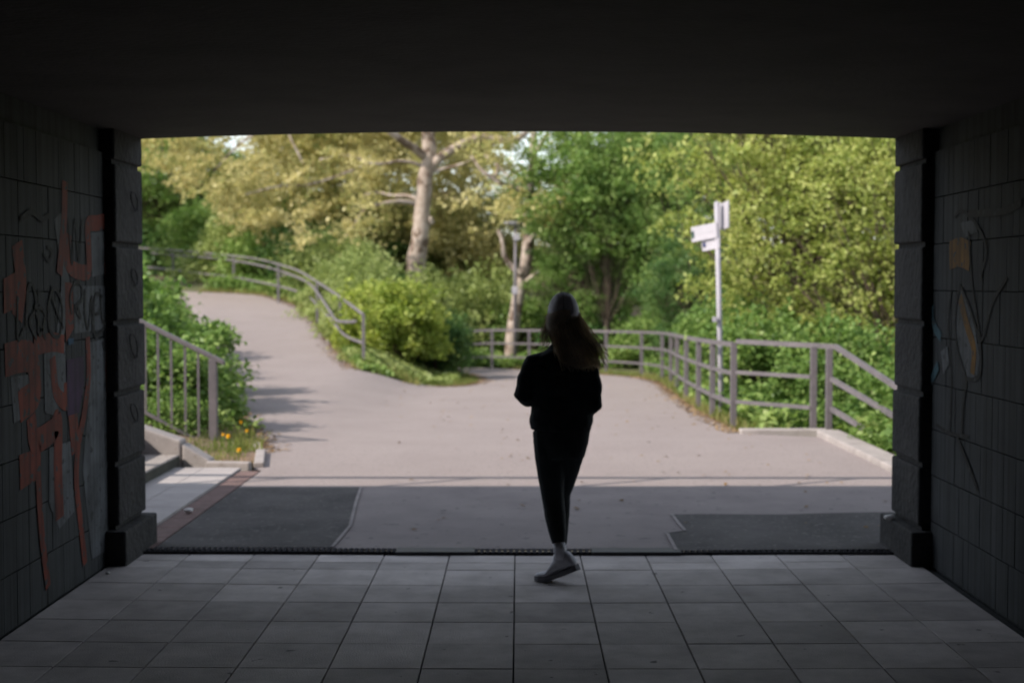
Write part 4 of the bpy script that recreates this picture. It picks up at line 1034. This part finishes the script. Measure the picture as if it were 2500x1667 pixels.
# socks
for a, k in ((ankL, kneeL), (ankR, kneeR)):
    bm = bmesh.new(); tube(bm, [L3(*limbp(k, a, .77)), L3(*limbp(k, a, .9)), L3(a[0], a[1], a[2]-.03)], [.034, .033, .036], 14); obj('sock', bm, M['sock'], person, smooth=True)
# shoes: local frame, toe +y, heel -y, length .25
def shoe(loc, yaw, pitch, toe_bend):
    def T(v):
        x, y, z = v
        if y < .06:      # behind the ball of the foot: pitched up
            q = Vector((x, y-.06, z)); q = Matrix.Rotation(-pitch, 3, 'X') @ q; q += Vector((0, .06, 0))
        else: q = Vector((x, y, z))
        q = q*1.12
        q = Matrix.Rotation(yaw, 3, 'Z') @ (q-Vector((0, .06, 0))); return L3(*loc)+q
    bm = bmesh.new(); rows = [(-.118, .028, .072, .03), (-.10, .037, .108, .02), (-.06, .039, .116, .02), (-.02, .039, .096, .02), (.02, .042, .068, .02), (.06, .045, .056, .02), (.10, .040, .046, .02), (.125, .028, .036, .022)]
    rings = []
    for (y, hw, top, bot) in rows:
        ring = []
        for k in range(14):
            a = 2*math.pi*k/14; ring.append(bm.verts.new(T((math.cos(a)*hw, y, (top+bot)/2+math.sin(a)*(top-bot)/2))))
        rings.append(ring)
    for a, b in zip(rings, rings[1:]):
        for k in range(14): bm.faces.new((a[k], a[(k+1) % 14], b[(k+1) % 14], b[k]))
    bm.faces.new(rings[0][::-1]); bm.faces.new(rings[-1]); sh_ = obj('shoe', bm, M['shoe'], person, smooth=True)
    bm = bmesh.new(); rings = []
    for (y, hw) in ((-.125, .024), (-.11, .034), (-.06, .040), (0, .040), (.05, .048), (.10, .044), (.128, .028), (.136, .012)):
        rings.append([bm.verts.new(T((s*hw, y, z_))) for s, z_ in ((-1, 0), (1, 0), (1, .032), (-1, .026))])
    for a, b in zip(rings, rings[1:]):
        for k in range(4): bm.faces.new((a[k], a[(k+1) % 4], b[(k+1) % 4], b[k]))
    bm.faces.new(rings[0][::-1]); bm.faces.new(rings[-1])
    o = obj('sole', bm, M['sole'], person, bevel=.006); 
    return sh_
shoe((-.052, .0, .003), R(60), R(24), 0)
shoe((.030, .36, .003), R(-8), 0, 0)
# cap
bm = bmesh.new()
r = bmesh.ops.create_uvsphere(bm, u_segments=32, v_segments=20, radius=1)['verts']
for v in r:
    x, y, z = v.co
    z = max(z, -.02)
    x = math.copysign(abs(x)**.86, x); y = math.copysign(abs(y)**.86, y)
    v.co = L3(headc[0]+x*.088, headc[1]-.004+y*.106, 1.492+z*.122*(1-.10*(abs(x)**3)) - .012*(y < 0)*(-y))
bmesh.ops.remove_doubles(bm, verts=bm.verts, dist=.0004)
cp = obj('cap', bm, M['cap'], person, smooth=True)
bm = bmesh.new()                        # brim, forwards
def brim(u, v): return L3(headc[0]+u*.082*(1-.18*v), headc[1]+.075+v*.085*math.sqrt(max(0, 1-.55*u*u)), 1.497-.018*u*u-.015*v)
gr = [[bm.verts.new(brim(-1+2*i/10, j/5)) for i in range(11)] for j in range(6)]
for j in range(5):
    for i in range(10): bm.faces.new((gr[j][i], gr[j][i+1], gr[j+1][i+1], gr[j+1][i]))
o = obj('brim', bm, M['cap'], person, smooth=True); sdm = o.modifiers.new('s', 'SOLIDIFY'); sdm.thickness = .004
bm = bmesh.new()                        # seams + back strap opening
for k in range(6):
    a0 = k*math.pi/3+.5
    tube(bm, [L3(headc[0]+math.cos(a0)*.0885*math.cos(t), headc[1]-.004+math.sin(a0)*.1065*math.cos(t), 1.492+.123*math.sin(t)) for t in [i*.17 for i in range(1, 10)]], .0012, 5)
obj('cap_seam', bm, M['steel_dark'], person)
# hair: inner volume + strands
bm = bmesh.new()
loft(bm, [(.110, -.085, 1.195, .055, .012), (.095, -.088, 1.215, .082, .020), (.080, -.080, 1.24, .092, .032), (.052, -.062, 1.30, .085, .045), (.030, -.040, 1.36, .080, .060), (.015, -.018, 1.42, .092, .082), (.015, -.010, 1.48, .090, .092), (.022, 0, 1.52, .080, .088)], 24)
remeshed('hair', bm, M['hairm'], .007, 4, .006)
rng = np.random.default_rng(9); bm = bmesh.new()
for i in range(620):
    a = rng.uniform(-2.75, .0) if i % 5 else rng.uniform(-3.3, .25)
    x0, y0 = headc[0]+math.cos(a)*.090, headc[1]+math.sin(a)*.100
    z0 = rng.uniform(1.43, 1.50)
    u = (math.cos(a)+1)/2 + rng.normal(0, .08)
    end = Vector((-.03+.255*u, -.088+rng.normal(0, .012)+.02*math.sin(a), rng.uniform(1.17, 1.28)+.03*abs(u-.5)))
    if u < .12: end = Vector((-.085+rng.normal(0, .015), .02, rng.uniform(1.30, 1.40)))
    bulge = Vector((math.cos(a)*.022*rng.uniform(0, 1), math.sin(a)*.03, 0))
    p0 = Vector((x0, y0, z0)); p1 = p0.lerp(end, .35)+bulge+Vector((0, 0, -.02)); p2 = p0.lerp(end, .7)+bulge*.3+Vector(rng.normal(size=3)*.008)
    c = catmull([L3(*q) for q in (p0, p1, p2, end)], 4)
    tube(bm, c, [.0022*(1-.6*j/len(c)) for j in range(len(c))], 3, cap=False)
obj('hair_strand', bm, M['hairm'], person)['kind'] = 'stuff'

for l in (S.view_layers[0],): pass
S.cycles.use_denoising = True
print('faces', sum(len(m.polygons) for m in bpy.data.meshes))
